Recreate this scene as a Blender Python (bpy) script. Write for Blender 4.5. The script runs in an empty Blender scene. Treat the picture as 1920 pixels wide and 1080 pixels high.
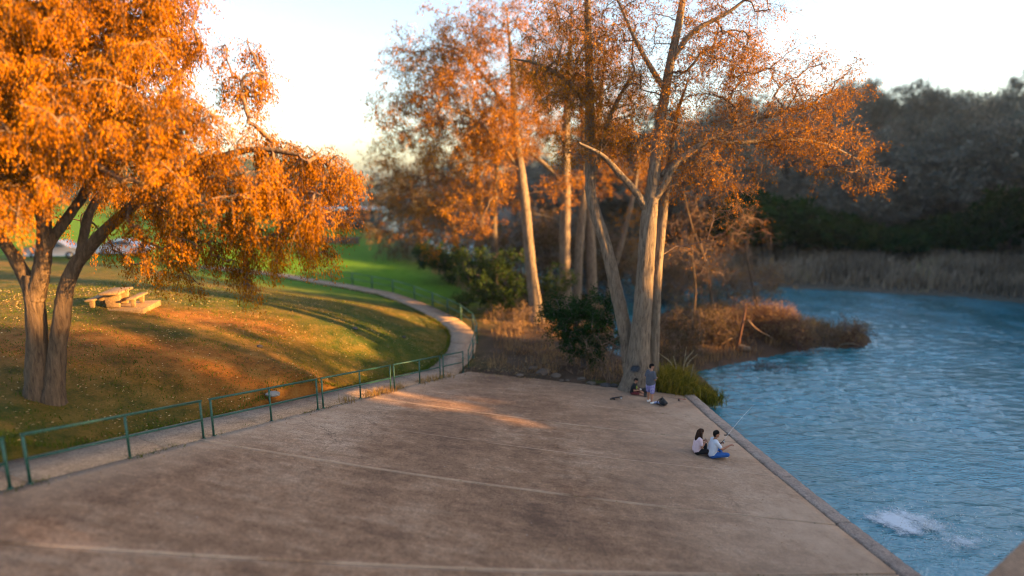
import bpy, bmesh, math, random
import numpy as np
from mathutils import Vector, Matrix

random.seed(7)
rng = np.random.default_rng(7)
sc = bpy.context.scene
COL = sc.collection
rad = math.radians

# ------------------------------------------------------------------ camera
F, HOR, CAMZ = 1087.0, 335.0, 10.0
PITCH = math.atan((540.0 - HOR) / F)
cam = bpy.data.cameras.new("camera")
camo = bpy.data.objects.new("camera", cam)
COL.objects.link(camo)
camo.location = (0, 0, CAMZ)
camo.rotation_euler = (rad(90) - PITCH, 0, 0)
cam.sensor_width = 36.0
cam.lens = 36.0 * F / 1920.0
cam.clip_start, cam.clip_end = 0.05, 3000
cam.dof.use_dof = True
cam.dof.focus_distance = 19.0
cam.dof.aperture_fstop = 0.125
sc.camera = camo

# ------------------------------------------------------------------ light
SUN_EL, SUN_AZ = 14.0, 103.0            # azimuth clockwise from +Y
world = bpy.data.worlds.new("World")
sc.world = world
world.use_nodes = True
wn, wl = world.node_tree.nodes, world.node_tree.links
sky = wn.new("ShaderNodeTexSky")
sky.sky_type = 'NISHITA'
sky.sun_disc = False
sky.sun_elevation = rad(SUN_EL)
sky.sun_rotation = rad(SUN_AZ)
sky.air_density = 1.1
sky.dust_density = 2.0
sky.ozone_density = 1.6
wl.new(sky.outputs[0], wn["Background"].inputs[0])
wn["Background"].inputs[1].default_value = 0.073
sun = bpy.data.lights.new("sun", 'SUN')
sun.energy = 5.0
sun.angle = rad(0.6)
sun.color = (1.0, 0.52, 0.14)
suno = bpy.data.objects.new("sun", sun)
COL.objects.link(suno)
sdir = Vector((math.sin(rad(SUN_AZ)) * math.cos(rad(SUN_EL)), math.cos(rad(SUN_AZ)) * math.cos(rad(SUN_EL)), math.sin(rad(SUN_EL))))
suno.rotation_euler = sdir.to_track_quat('Z', 'Y').to_euler()
suno.location = (40, -10, 40)
sc.view_settings.view_transform = 'Standard'
sc.view_settings.look = 'None'
sc.view_settings.gamma = 1.0
sc.view_settings.use_curve_mapping = False
sc.view_settings.exposure = 2.78
sc.cycles.use_denoising = True
sc.render.filter_size = 1.1
sc.cycles.pixel_filter_type = 'BLACKMAN_HARRIS'
sc.cycles.filter_width = 1.1
sc.cycles.max_bounces = 6
sc.cycles.transparent_max_bounces = 12
sc.cycles.caustics_reflective = False
sc.cycles.caustics_refractive = False
sc.cycles.sample_clamp_indirect = 6.0

# ------------------------------------------------------------------ pixels to points
CT, ST = math.cos(PITCH), math.sin(PITCH)
def ray(px, py):
    a, b = (px - 960.0) / F, (540.0 - py) / F
    return np.array([a, CT + b * ST, -ST + b * CT])
def PZ(px, py, z):
    d = ray(px, py)
    t = (z - CAMZ) / d[2]
    return np.array([0, 0, CAMZ]) + d * t
def PY(px, py, y):
    d = ray(px, py)
    return np.array([0, 0, CAMZ]) + d * (y / d[1])
def hit(px, py, fn, t0=3.0, t1=160.0):
    d = ray(px, py)
    o = np.array([0, 0, CAMZ])
    ts = np.linspace(t0, t1, 1500)
    q = o[None] + ts[:, None] * d[None]
    g = q[:, 2] - fn(q[:, 0], q[:, 1])
    k = np.argmax(g < 0)
    if k == 0:
        return q[-1]
    a, b = ts[k - 1], ts[k]
    t = a + (b - a) * g[k - 1] / (g[k - 1] - g[k])
    return o + t * d

# ------------------------------------------------------------------ small maths
def hash2(ix, iy, seed):
    h = (ix.astype(np.int64) * 374761393 + iy.astype(np.int64) * 668265263 + seed * 1442695041) & 0x7fffffff
    h = (h ^ (h >> 13)) * 1274126177 & 0x7fffffff
    return ((h ^ (h >> 16)) & 0xffff) / 65535.0
def vnoise(x, y, seed=0):
    ix, iy = np.floor(x), np.floor(y)
    fx, fy = x - ix, y - iy
    fx, fy = fx * fx * (3 - 2 * fx), fy * fy * (3 - 2 * fy)
    a, b = hash2(ix, iy, seed), hash2(ix + 1, iy, seed)
    c, d = hash2(ix, iy + 1, seed), hash2(ix + 1, iy + 1, seed)
    return (a * (1 - fx) + b * fx) * (1 - fy) + (c * (1 - fx) + d * fx) * fy
def fbm(x, y, seed=0, oct=4):
    s, a, t = 0, 1, 0
    for k in range(oct):
        s = s + a * vnoise(x * 2 ** k, y * 2 ** k, seed + k)
        t += a
        a *= 0.5
    return s / t
def sstep(a, b, x):
    t = np.clip((x - a) / (b - a), 0, 1)
    return t * t * (3 - 2 * t)
class TPS:
    def __init__(self, pts, lam=0.0):
        p = np.asarray(pts, float)
        self.c = p[:, :2]
        n = len(p)
        K = self.k(self.c, self.c) + lam * np.eye(n)
        Pm = np.hstack([np.ones((n, 1)), self.c])
        A = np.zeros((n + 3, n + 3))
        A[:n, :n], A[:n, n:], A[n:, :n] = K, Pm, Pm.T
        self.w = np.linalg.solve(A, np.concatenate([p[:, 2], np.zeros(3)]))
    def k(self, a, b):
        d2 = ((a[:, None] - b[None]) ** 2).sum(-1) + 1e-9
        return 0.5 * d2 * np.log(d2)
    def __call__(self, x, y):
        x, y = np.atleast_1d(np.asarray(x, float)), np.atleast_1d(np.asarray(y, float))
        sh = x.shape
        q = np.stack([x.ravel(), y.ravel()], 1)
        out = np.empty(len(q))
        for s in range(0, len(q), 20000):
            qq = q[s:s + 20000]
            out[s:s + 20000] = self.k(qq, self.c) @ self.w[:-3] + self.w[-3] + qq @ self.w[-2:]
        return out.reshape(sh)
def inside(poly, x, y):
    r = np.zeros(np.shape(x), bool)
    n = len(poly)
    for i in range(n):
        x0, y0 = poly[i][:2]
        x1, y1 = poly[(i + 1) % n][:2]
        c = ((y0 > y) != (y1 > y)) & (x < (x1 - x0) * (y - y0) / ((y1 - y0) + 1e-12) + x0)
        r ^= c
    return r
def segdist(line, x, y, closed=False):
    d = np.full(np.shape(x), 1e9)
    n = len(line)
    for i in range(n if closed else n - 1):
        x0, y0 = line[i][:2]
        x1, y1 = line[(i + 1) % n][:2]
        dx, dy = x1 - x0, y1 - y0
        t = np.clip(((x - x0) * dx + (y - y0) * dy) / (dx * dx + dy * dy + 1e-12), 0, 1)
        d = np.minimum(d, np.hypot(x - x0 - t * dx, y - y0 - t * dy))
    return d
def sdist(poly, x, y):                                   # positive inside
    d = segdist(poly, x, y, True)
    return np.where(inside(poly, x, y), d, -d)

# ------------------------------------------------------------------ objects
def props(o, label=None, cat=None, group=None, kind=None):
    if label: o["label"] = label
    if cat: o["category"] = cat
    if group: o["group"] = group
    if kind: o["kind"] = kind
    return o
def empty(name, loc, label, cat, group=None, rz=0.0):
    o = bpy.data.objects.new(name, None)
    o.empty_display_size = 0.3
    COL.objects.link(o)
    o.location = tuple(float(c) for c in loc)
    o.rotation_euler = (0, 0, rz)
    return props(o, label, cat, group)
def mesh_np(name, verts, faces, smooth=False, attr=None, mats=None, fmat=None):
    """faces: list of (M,k) integer arrays"""
    me = bpy.data.meshes.new(name)
    v = np.asarray(verts, np.float32).reshape(-1, 3)
    fl = [np.asarray(f, np.int32) for f in faces if len(f)]
    me.vertices.add(len(v))
    me.vertices.foreach_set("co", v.ravel())
    nl = sum(f.size for f in fl)
    npoly = sum(len(f) for f in fl)
    me.loops.add(nl)
    me.polygons.add(npoly)
    me.loops.foreach_set("vertex_index", np.concatenate([f.ravel() for f in fl]))
    tot = np.concatenate([np.full(len(f), f.shape[1], np.int32) for f in fl])
    st = np.concatenate([[0], np.cumsum(tot)[:-1]]).astype(np.int32)
    me.polygons.foreach_set("loop_start", st)
    if smooth:
        me.polygons.foreach_set("use_smooth", np.ones(npoly, bool))
    if fmat is not None:
        me.polygons.foreach_set("material_index", np.asarray(fmat, np.int32))
    me.update(calc_edges=True)
    for k, a in (attr or {}).items():
        at = me.attributes.new(k, 'FLOAT', 'POINT')
        at.data.foreach_set("value", np.asarray(a, np.float32))
    for m in (mats or []):
        me.materials.append(m)
    return me
def link(name, me, parent=None, loc=None):
    o = bpy.data.objects.new(name, me)
    COL.objects.link(o)
    if parent is not None:
        o.parent = parent
    if loc is not None:
        o.location = tuple(float(c) for c in loc)
    return o
class MB:
    """collects shapes into one mesh"""
    def __init__(self):
        self.v, self.f = [], {}
        self.n = 0
    def add(self, v, faces):
        v = np.asarray(v, float).reshape(-1, 3)
        for f in faces:
            self.f.setdefault(len(f), []).append([i + self.n for i in f])
        self.v.append(v)
        self.n += len(v)
    def box(self, c, s, rz=0.0, tilt=None, taper=1.0):
        hx, hy, hz = s[0] / 2, s[1] / 2, s[2] / 2
        v = np.array([[x * hx * (taper if z < 0 else 1), y * hy * (taper if z < 0 else 1), z * hz] for z in (-1, 1) for y in (-1, 1) for x in (-1, 1)])
        if tilt is not None:
            v = v @ np.array(Matrix(tilt).to_3x3()).T
        if rz:
            c_, s_ = math.cos(rz), math.sin(rz)
            v = v @ np.array([[c_, s_, 0], [-s_, c_, 0], [0, 0, 1]])
        v = v + np.asarray(c, float)
        self.add(v, [(0, 2, 3, 1), (4, 5, 7, 6), (0, 1, 5, 4), (1, 3, 7, 5), (3, 2, 6, 7), (2, 0, 4, 6)])
    def tube(self, pts, r, s=8, cap=True):
        pts = np.asarray(pts, float)
        r = np.broadcast_to(np.asarray(r, float), (len(pts),))
        V, Fq = tube_arrays(pts[None], r[None], s)
        base = self.n
        self.add(V, [tuple(f) for f in Fq])
        if cap:
            self.f.setdefault(s, []).append([base + i for i in range(s)][::-1])
            self.f.setdefault(s, []).append([base + (len(pts) - 1) * s + i for i in range(s)])
    def ball(self, c, r, nu=10, nv=6):
        r = np.broadcast_to(np.asarray(r, float), (3,))
        v, f = [], []
        for j in range(nv + 1):
            th = math.pi * j / nv
            for i in range(nu):
                ph = 2 * math.pi * i / nu
                v.append((c[0] + r[0] * math.sin(th) * math.cos(ph), c[1] + r[1] * math.sin(th) * math.sin(ph), c[2] - r[2] * math.cos(th)))
        for j in range(nv):
            for i in range(nu):
                a, b = j * nu + i, j * nu + (i + 1) % nu
                f.append((a, b, b + nu, a + nu))
        self.add(v, f)
    def mesh(self, name, mat, smooth=False):
        return mesh_np(name, np.concatenate(self.v), [np.array(x) for x in self.f.values()], smooth, mats=[mat])
    def obj(self, name, mat, parent=None, loc=None, smooth=False, bevel=0.0):
        o = link(name, self.mesh(name, mat, smooth), parent, loc)
        if bevel:
            b = o.modifiers.new("bevel", 'BEVEL')
            b.width, b.segments, b.limit_method = bevel, 2, 'ANGLE'
        return o
def tube_arrays(P, R, s=6):
    """P (N,n,3), R (N,n) -> verts, quads"""
    N, n, _ = P.shape
    T = np.gradient(P, axis=1)
    T /= np.linalg.norm(T, axis=2, keepdims=True) + 1e-9
    m = T.mean(1)
    ref = np.where((np.abs(m[:, 2:3]) > 0.75 * np.linalg.norm(m, axis=1, keepdims=True)), np.array([[1.0, 0, 0]]), np.array([[0, 0, 1.0]]))
    A = np.cross(T, ref[:, None, :])
    A /= np.linalg.norm(A, axis=2, keepdims=True) + 1e-9
    B = np.cross(T, A)
    ang = np.arange(s) * 2 * math.pi / s
    V = P[:, :, None, :] + R[:, :, None, None] * (A[:, :, None, :] * np.cos(ang)[None, None, :, None] + B[:, :, None, :] * np.sin(ang)[None, None, :, None])
    i = np.arange(N)[:, None, None] * (n * s) + np.arange(n - 1)[None, :, None] * s
    k = np.arange(s)[None, None, :]
    k2 = (k + 1) % s
    q = np.stack([i + k, i + k2, i + s + k2, i + s + k], -1).reshape(-1, 4)
    return V.reshape(-1, 3), q
def unit(v):
    return v / (np.linalg.norm(v, axis=-1, keepdims=True) + 1e-9)
def catmull(pts, per=6):
    p = np.asarray(pts, float)
    p = np.vstack([2 * p[0] - p[1], p, 2 * p[-1] - p[-2]])
    out = []
    for i in range(1, len(p) - 2):
        for k in range(per):
            t = k / per
            out.append(0.5 * (2 * p[i] + (p[i + 1] - p[i - 1]) * t + (2 * p[i - 1] - 5 * p[i] + 4 * p[i + 1] - p[i + 2]) * t * t + (-p[i - 1] + 3 * p[i] - 3 * p[i + 1] + p[i + 2]) * t ** 3))
    out.append(p[-2])
    return np.array(out)

# ------------------------------------------------------------------ materials
def mat(name):
    m = bpy.data.materials.new(name)
    m.use_nodes = True
    m.node_tree.nodes.clear()
    out = m.node_tree.nodes.new("ShaderNodeOutputMaterial")
    return m, m.node_tree.nodes, m.node_tree.links, out
def ramp(n, stops):
    r = n.new("ShaderNodeValToRGB")
    e = r.color_ramp.elements
    while len(e) < len(stops):
        e.new(0.5)
    for el, (p, c) in zip(e, stops):
        el.position = p
        el.color = (*c, 1) if len(c) == 3 else c
    return r
def noise(n, l, vec, scale, detail=4, rough=0.55, dist=0.0):
    t = n.new("ShaderNodeTexNoise")
    t.inputs["Scale"].default_value = scale
    t.inputs["Detail"].default_value = detail
    t.inputs["Roughness"].default_value = rough
    t.inputs["Distortion"].default_value = dist
    if vec is not None:
        l.new(vec, t.inputs["Vector"])
    return t.outputs["Fac"]
def mapping(n, l, vec, scale=(1, 1, 1), rot=(0, 0, 0), loc=(0, 0, 0)):
    m = n.new("ShaderNodeMapping")
    m.inputs["Scale"].default_value = scale
    m.inputs["Rotation"].default_value = rot
    m.inputs["Location"].default_value = loc
    l.new(vec, m.inputs["Vector"])
    return m.outputs[0]
def mixc(n, l, fac, a, b, mode='MIX'):
    m = n.new("ShaderNodeMix")
    m.data_type = 'RGBA'
    m.blend_type = mode
    for s, v in ((m.inputs[0], fac), (m.inputs[6], a), (m.inputs[7], b)):
        if isinstance(v, (int, float)):
            s.default_value = v
        elif isinstance(v, tuple):
            s.default_value = (*v, 1)
        else:
            l.new(v, s)
    return m.outputs[2]
def math_(n, l, op, a, b=0.5, clamp=False):
    m = n.new("ShaderNodeMath")
    m.operation = op
    m.use_clamp = clamp
    for s, v in ((m.inputs[0], a), (m.inputs[1], b)):
        if isinstance(v, (int, float)):
            s.default_value = v
        else:
            l.new(v, s)
    return m.outputs[0]
def bump(n, l, h, strength=0.4, dist=0.02):
    b = n.new("ShaderNodeBump")
    b.inputs["Strength"].default_value = strength
    b.inputs["Distance"].default_value = dist
    l.new(h, b.inputs["Height"])
    return b.outputs[0]
def pbsdf(n, l, out, col, rough=0.8, normal=None, metal=0.0, spec=0.3):
    p = n.new("ShaderNodeBsdfPrincipled")
    if isinstance(col, tuple):
        p.inputs["Base Color"].default_value = (*col, 1)
    else:
        l.new(col, p.inputs["Base Color"])
    if isinstance(rough, (int, float)):
        p.inputs["Roughness"].default_value = rough
    else:
        l.new(rough, p.inputs["Roughness"])
    p.inputs["Metallic"].default_value = metal
    p.inputs["Specular IOR Level"].default_value = spec
    if normal is not None:
        l.new(normal, p.inputs["Normal"])
    l.new(p.outputs[0], out.inputs[0])
    return p
def geo_pos(n):
    return n.new("ShaderNodeNewGeometry").outputs["Position"]
def attr(n, name):
    a = n.new("ShaderNodeAttribute")
    a.attribute_name = name
    return a.outputs["Fac"]

ALB = 0.74                                               # these surfaces are darker than their first guess
def dim(c, k=None):
    return tuple(v_ * (k or ALB) for v_ in c)
def m_plain(name, col, rough=0.7, var=0.15, scale=8.0, metal=0.0, spec=0.3, bmp=0.0):
    m, n, l, out = mat(name)
    tc = n.new("ShaderNodeTexCoord").outputs["Object"]
    f = noise(n, l, tc, scale, 5)
    col = dim(col, .82)
    a = tuple(c * (1 - var) for c in col)
    b = tuple(min(1, c * (1 + var)) for c in col)
    r = ramp(n, [(0.3, a), (0.7, b)])
    l.new(f, r.inputs[0])
    nm = bump(n, l, f, bmp, 0.02) if bmp else None
    pbsdf(n, l, out, r.outputs[0], rough, nm, metal, spec)
    return m
def m_leaf(name, stops, transl=0.35, rough=0.6):
    m, n, l, out = mat(name)
    stops = [(p_, dim(c_, .72 if name == 'orange_leaf' else .85)) for p_, c_ in stops]
    a = attr(n, "tone")
    pos = geo_pos(n)
    f = noise(n, l, pos, 0.9, 2)
    v = math_(n, l, 'ADD', math_(n, l, 'MULTIPLY', a, 0.7), math_(n, l, 'MULTIPLY', f, 0.3))
    r = ramp(n, stops)
    l.new(v, r.inputs[0])
    d = n.new("ShaderNodeBsdfDiffuse")
    t = n.new("ShaderNodeBsdfTranslucent")
    l.new(r.outputs[0], d.inputs[0])
    l.new(r.outputs[0], t.inputs[0])
    mx = n.new("ShaderNodeMixShader")
    mx.inputs[0].default_value = transl
    l.new(d.outputs[0], mx.inputs[1])
    l.new(t.outputs[0], mx.inputs[2])
    l.new(mx.outputs[0], out.inputs[0])
    return m
def m_bark(name, c0, c1, scale=3.0):
    m, n, l, out = mat(name)
    pos = geo_pos(n)
    c0, c1 = dim(c0), dim(c1)
    v = mapping(n, l, pos, (scale * 2.2, scale * 2.2, scale * 0.35))
    f = noise(n, l, v, 2.0, 6, 0.65, 0.6)
    g = noise(n, l, pos, 0.8, 3)
    r = ramp(n, [(0.3, c0), (0.62, c1)])
    l.new(f, r.inputs[0])
    col = mixc(n, l, math_(n, l, 'MULTIPLY', g, 0.5), r.outputs[0], tuple(c * 0.55 for c in c0))
    pbsdf(n, l, out, col, 0.9, bump(n, l, f, 0.9, 0.06), 0, 0.15)
    return m
def m_concrete(name, base, dark, pale, rot=0.0, stain=1.0):
    m, n, l, out = mat(name)
    pos = geo_pos(n)
    base, dark, pale = dim(base), dim(dark), dim(pale)
    big = noise(n, l, pos, 0.16, 6, 0.72)
    strk = noise(n, l, mapping(n, l, pos, (0.6, 2.2, 0.5), (0, 0, rot)), 1.3, 8, 0.75, 0.2)
    mid = noise(n, l, pos, 2.3, 6, 0.7)
    fine = noise(n, l, pos, 30, 4, 0.85)
    s = math_(n, l, 'ADD', math_(n, l, 'MULTIPLY', big, 0.62), math_(n, l, 'MULTIPLY', strk, 0.38))
    r = ramp(n, [(0.34, dark), (0.50, base), (0.68, pale)])
    l.new(s, r.inputs[0])
    c = mixc(n, l, math_(n, l, 'MULTIPLY', stain, 0.7), base, r.outputs[0])
    r2 = ramp(n, [(0.3, (0.74, 0.72, 0.7)), (0.55, (1, 1, 1)), (0.8, (1.15, 1.15, 1.15))])
    l.new(mid, r2.inputs[0])
    c = mixc(n, l, 1.0, c, r2.outputs[0], 'MULTIPLY')
    r3 = ramp(n, [(0.34, (0.55, 0.55, 0.55)), (0.66, (1.4, 1.4, 1.4))])
    l.new(fine, r3.inputs[0])
    c = mixc(n, l, 1.0, c, r3.outputs[0], 'MULTIPLY')
    vor = n.new("ShaderNodeTexVoronoi")                       # droppings and pale chips
    vor.inputs["Scale"].default_value = 2.2
    vor.inputs["Randomness"].default_value = 1.0
    l.new(pos, vor.inputs["Vector"])
    chip = math_(n, l, 'LESS_THAN', vor.outputs["Distance"], 0.03)
    c = mixc(n, l, math_(n, l, 'MULTIPLY', chip, 0.75), c, (0.55, 0.53, 0.5))
    spk = noise(n, l, pos, 11, 5, 0.8)
    r4 = ramp(n, [(0.36, (0.58, 0.57, 0.56)), (0.48, (0.97, 0.97, 0.97)), (0.56, (1.03, 1.03, 1.03)), (0.66, (1.5, 1.46, 1.42))])
    l.new(spk, r4.inputs[0])
    c = mixc(n, l, 0.85, c, r4.outputs[0], 'MULTIPLY')
    blot = math_(n, l, 'GREATER_THAN', noise(n, l, mapping(n, l, pos, (1, 1.6, 1), (0, 0, rot), (7, 3, 0)), 0.75, 7, 0.72, 0.3), 0.60)
    c = mixc(n, l, math_(n, l, 'MULTIPLY', blot, 0.32), c, tuple(v_ * 0.8 for v_ in dark))
    vc = n.new("ShaderNodeTexVoronoi")
    vc.feature = 'DISTANCE_TO_EDGE'
    vc.inputs["Scale"].default_value = 0.28
    wob = n.new("ShaderNodeVectorMath"); wob.operation = 'ADD'
    nt = n.new("ShaderNodeTexNoise"); nt.inputs["Scale"].default_value = 1.6; nt.inputs["Detail"].default_value = 5
    l.new(pos, nt.inputs["Vector"]); l.new(pos, wob.inputs[0]); l.new(nt.outputs["Color"], wob.inputs[1])
    l.new(wob.outputs[0], vc.inputs["Vector"])
    crk = math_(n, l, 'MULTIPLY', math_(n, l, 'LESS_THAN', vc.outputs["Distance"], 0.0028), math_(n, l, 'GREATER_THAN', big, 0.53))
    c = mixc(n, l, math_(n, l, 'MULTIPLY', crk, 0.5), c, tuple(v_ * 0.45 for v_ in dark))
    vor2 = n.new("ShaderNodeTexVoronoi")
    vor2.inputs["Scale"].default_value = 5.5
    l.new(mapping(n, l, pos, (1, 2.0, 1), (0, 0, rot), (3.3, 1.7, 0)), vor2.inputs["Vector"])
    patch = math_(n, l, 'MULTIPLY', math_(n, l, 'LESS_THAN', vor2.outputs["Distance"], 0.14), math_(n, l, 'GREATER_THAN', mid, 0.55))
    c = mixc(n, l, math_(n, l, 'MULTIPLY', patch, 0.35), c, pale)
    ed = math_(n, l, 'MULTIPLY', attr(n, "edge"), math_(n, l, 'ADD', mid, 0.3), True)
    c = mixc(n, l, ed, c, tuple(v_ * 1.1 for v_ in pale))
    c = mixc(n, l, math_(n, l, 'MULTIPLY', attr(n, "wash"), math_(n, l, 'ADD', 0.25, math_(n, l, 'MULTIPLY', mid, 0.8))), c, tuple(v_ * 1.05 for v_ in pale))
    h = math_(n, l, 'ADD', math_(n, l, 'MULTIPLY', fine, 0.4), mid)
    pbsdf(n, l, out, c, 0.88, bump(n, l, h, 0.35, 0.015), 0, 0.25)
    return m

M_APRON = m_concrete("apron_concrete", (0.33, 0.19, 0.112), (0.11, 0.06, 0.040), (0.58, 0.41, 0.29), 0.12, 1.4)
M_PATH = m_concrete("path_concrete", (0.42, 0.29, 0.2), (0.3, 0.2, 0.15), (0.5, 0.36, 0.26), -0.4, 0.7)
M_CURB = m_concrete("curb_concrete", (0.38, 0.29, 0.24), (0.2, 0.15, 0.13), (0.52, 0.42, 0.35), 1.4)
M_TABLE = m_concrete("table_concrete", (0.36, 0.22, 0.10), (0.26, 0.155, 0.07), (0.42, 0.27, 0.13))
M_PARAPET = m_concrete("parapet_plaster", (0.36, 0.22, 0.14), (0.29, 0.175, 0.11), (0.42, 0.27, 0.18), 0.7, 0.8)
M_SOIL = m_plain("joint_soil", (0.028, 0.024, 0.016), 0.95, 0.4, 6, bmp=0.4)
M_RAIL = m_plain("green_paint", (0.02, 0.085, 0.06), 0.5, 0.6, 26, spec=0.4, bmp=.3)
M_ROCK = m_plain("limestone", (0.12, 0.09, 0.07), 0.9, 0.3, 3, bmp=0.6)
M_DROCK = m_plain("dark_stone", (0.07, 0.06, 0.06), 0.9, 0.3, 5, bmp=0.5)
M_BARK = m_bark("grey_bark", (0.095, 0.068, 0.05), (0.38, 0.29, 0.215))
M_BARK2 = m_bark("brown_bark", (0.06, 0.04, 0.028), (0.25, 0.165, 0.105))
M_TWIG = m_bark("twig_bark", (0.16, 0.10, 0.07), (0.36, 0.235, 0.16))
M_DTWIG = m_bark("grey_twig", (0.10, 0.085, 0.08), (0.24, 0.20, 0.185))
M_RTWIG = m_bark("reddish_twig", (0.12, 0.055, 0.04), (0.24, 0.12, 0.08))
M_ORANGE = m_leaf("orange_leaf", [(0.12, (0.06, 0.027, 0.004)), (0.4, (0.32, 0.115, 0.004)), (0.65, (0.52, 0.19, 0.005)), (0.9, (0.38, 0.20, 0.015))], 0.16)
M_RUST = m_leaf("rust_leaf", [(0.12, (0.08, 0.036, 0.012)), (0.45, (0.36, 0.145, 0.008)), (0.75, (0.56, 0.23, 0.01)), (0.95, (0.42, 0.24, 0.03))], 0.35)
M_OLIVE = m_leaf("dull_olive_leaf", [(0.1, (0.05, 0.04, 0.022)), (0.5, (0.10, 0.075, 0.035)), (0.9, (0.16, 0.10, 0.04))], 0.3)
M_DGREEN = m_leaf("evergreen_leaf", [(0.1, (0.008, 0.02, 0.008)), (0.5, (0.018, 0.05, 0.014)), (0.9, (0.04, 0.085, 0.02))], 0.2)
M_MGREEN = m_leaf("shrub_leaf", [(0.1, (0.018, 0.036, 0.011)), (0.5, (0.042, 0.075, 0.018)), (0.9, (0.085, 0.115, 0.028))], 0.25)
M_GRAYW = m_leaf("winter_twigs", [(0.1, (0.07, 0.09, 0.085)), (0.5, (0.17, 0.165, 0.14)), (0.9, (0.33, 0.28, 0.215))], 0.2)
M_HAZEW = m_leaf("haze_tinted_wood", [(0.1, (0.03, 0.06, 0.07)), (0.5, (0.06, 0.11, 0.13)), (0.9, (0.10, 0.16, 0.18))], 0.2)  # blue of distant haze mixed into the leaf colour
M_REED = m_leaf("dry_reed", [(0.1, (0.10, 0.085, 0.065)), (0.45, (0.26, 0.205, 0.15)), (0.7, (0.36, 0.28, 0.20)), (0.95, (0.24, 0.27, 0.07))], 0.3)
M_RUSTBR = m_leaf("rusty_brush", [(0.05, (0.07, 0.045, 0.028)), (0.45, (0.26, 0.155, 0.08)), (0.75, (0.44, 0.27, 0.12)), (0.95, (0.2, 0.18, 0.05))], 0.3)
M_PAMPAS = m_leaf("pampas_blade", [(0.1, (0.05, 0.075, 0.012)), (0.45, (0.21, 0.19, 0.022)), (0.9, (0.5, 0.33, 0.05))], 0.35)
M_PLUME = m_leaf("pampas_plume", [(0.1, (0.4, 0.32, 0.2)), (0.9, (0.6, 0.5, 0.34))], 0.3)
M_GRASSB = m_leaf("grass_blade", [(0.05, (0.05, 0.10, 0.010)), (0.55, (0.10, 0.12, 0.015)), (0.95, (0.22, 0.14, 0.03))], 0.3)
M_DRYW = m_leaf("dry_weed", [(0.1, (0.25, 0.14, 0.04)), (0.6, (0.4, 0.23, 0.07)), (0.95, (0.12, 0.15, 0.03))], 0.35)
M_LITTER = m_leaf("fallen_leaf", [(0.05, (0.20, 0.10, 0.035)), (0.45, (0.38, 0.24, 0.10)), (0.95, (0.62, 0.5, 0.3))], 0.2)

# ground
def m_ground():
    m, n, l, out = mat("ground_cover")
    pos = geo_pos(n)
    big = noise(n, l, pos, 0.16, 4, 0.6)
    mid = noise(n, l, pos, 1.1, 5, 0.65)
    fine = noise(n, l, pos, 14, 4, 0.75)
    mm = math_(n, l, 'ADD', math_(n, l, 'MULTIPLY', mid, 0.6), math_(n, l, 'MULTIPLY', fine, 0.4))
    g = ramp(n, [(p_, dim(c_)) for p_, c_ in [(0.34, (0.028, 0.05, 0.006)), (0.5, (0.062, 0.082, 0.011)), (0.62, (0.11, 0.10, 0.018))]])
    l.new(mm, g.inputs[0])
    lush = ramp(n, [(p_, dim(c_)) for p_, c_ in [(0.3, (0.055, 0.15, 0.004)), (0.7, (0.13, 0.27, 0.008))]])
    l.new(mm, lush.inputs[0])
    dry = ramp(n, [(p_, dim(c_)) for p_, c_ in [(0.34, (0.10, 0.042, 0.009)), (0.5, (0.27, 0.10, 0.016)), (0.66, (0.42, 0.18, 0.035))]])  # dry grass; the orange also stands in for low sun on the lawn
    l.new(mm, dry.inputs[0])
    dirt = ramp(n, [(p_, dim(c_)) for p_, c_ in [(0.3, (0.05, 0.032, 0.022)), (0.55, (0.105, 0.066, 0.045)), (0.75, (0.17, 0.115, 0.085))]])
    l.new(mm, dirt.inputs[0])
    marsh = ramp(n, [(p_, dim(c_)) for p_, c_ in [(0.3, (0.06, 0.06, 0.05)), (0.7, (0.15, 0.125, 0.10))]])
    l.new(mm, marsh.inputs[0])
    def mask(name, soft=0.5):
        a = attr(n, name)
        return math_(n, l, 'ADD', a, math_(n, l, 'MULTIPLY', math_(n, l, 'SUBTRACT', mm, 0.5), soft), True)
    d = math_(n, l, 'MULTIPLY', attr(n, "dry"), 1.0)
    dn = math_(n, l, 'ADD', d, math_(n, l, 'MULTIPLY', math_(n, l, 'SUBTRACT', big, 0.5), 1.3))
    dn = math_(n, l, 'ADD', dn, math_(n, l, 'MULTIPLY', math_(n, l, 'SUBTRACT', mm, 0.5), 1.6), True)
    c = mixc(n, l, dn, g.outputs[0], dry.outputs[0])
    c = mixc(n, l, mask("lush", 0.6), c, lush.outputs[0])
    c = mixc(n, l, mask("dirt", 0.9), c, dirt.outputs[0])
    c = mixc(n, l, mask("marsh", 0.3), c, marsh.outputs[0])
    pbsdf(n, l, out, c, 0.95, bump(n, l, mm, 1.0, 0.09), 0, 0.1)
    return m
M_GROUND = m_ground()

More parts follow.
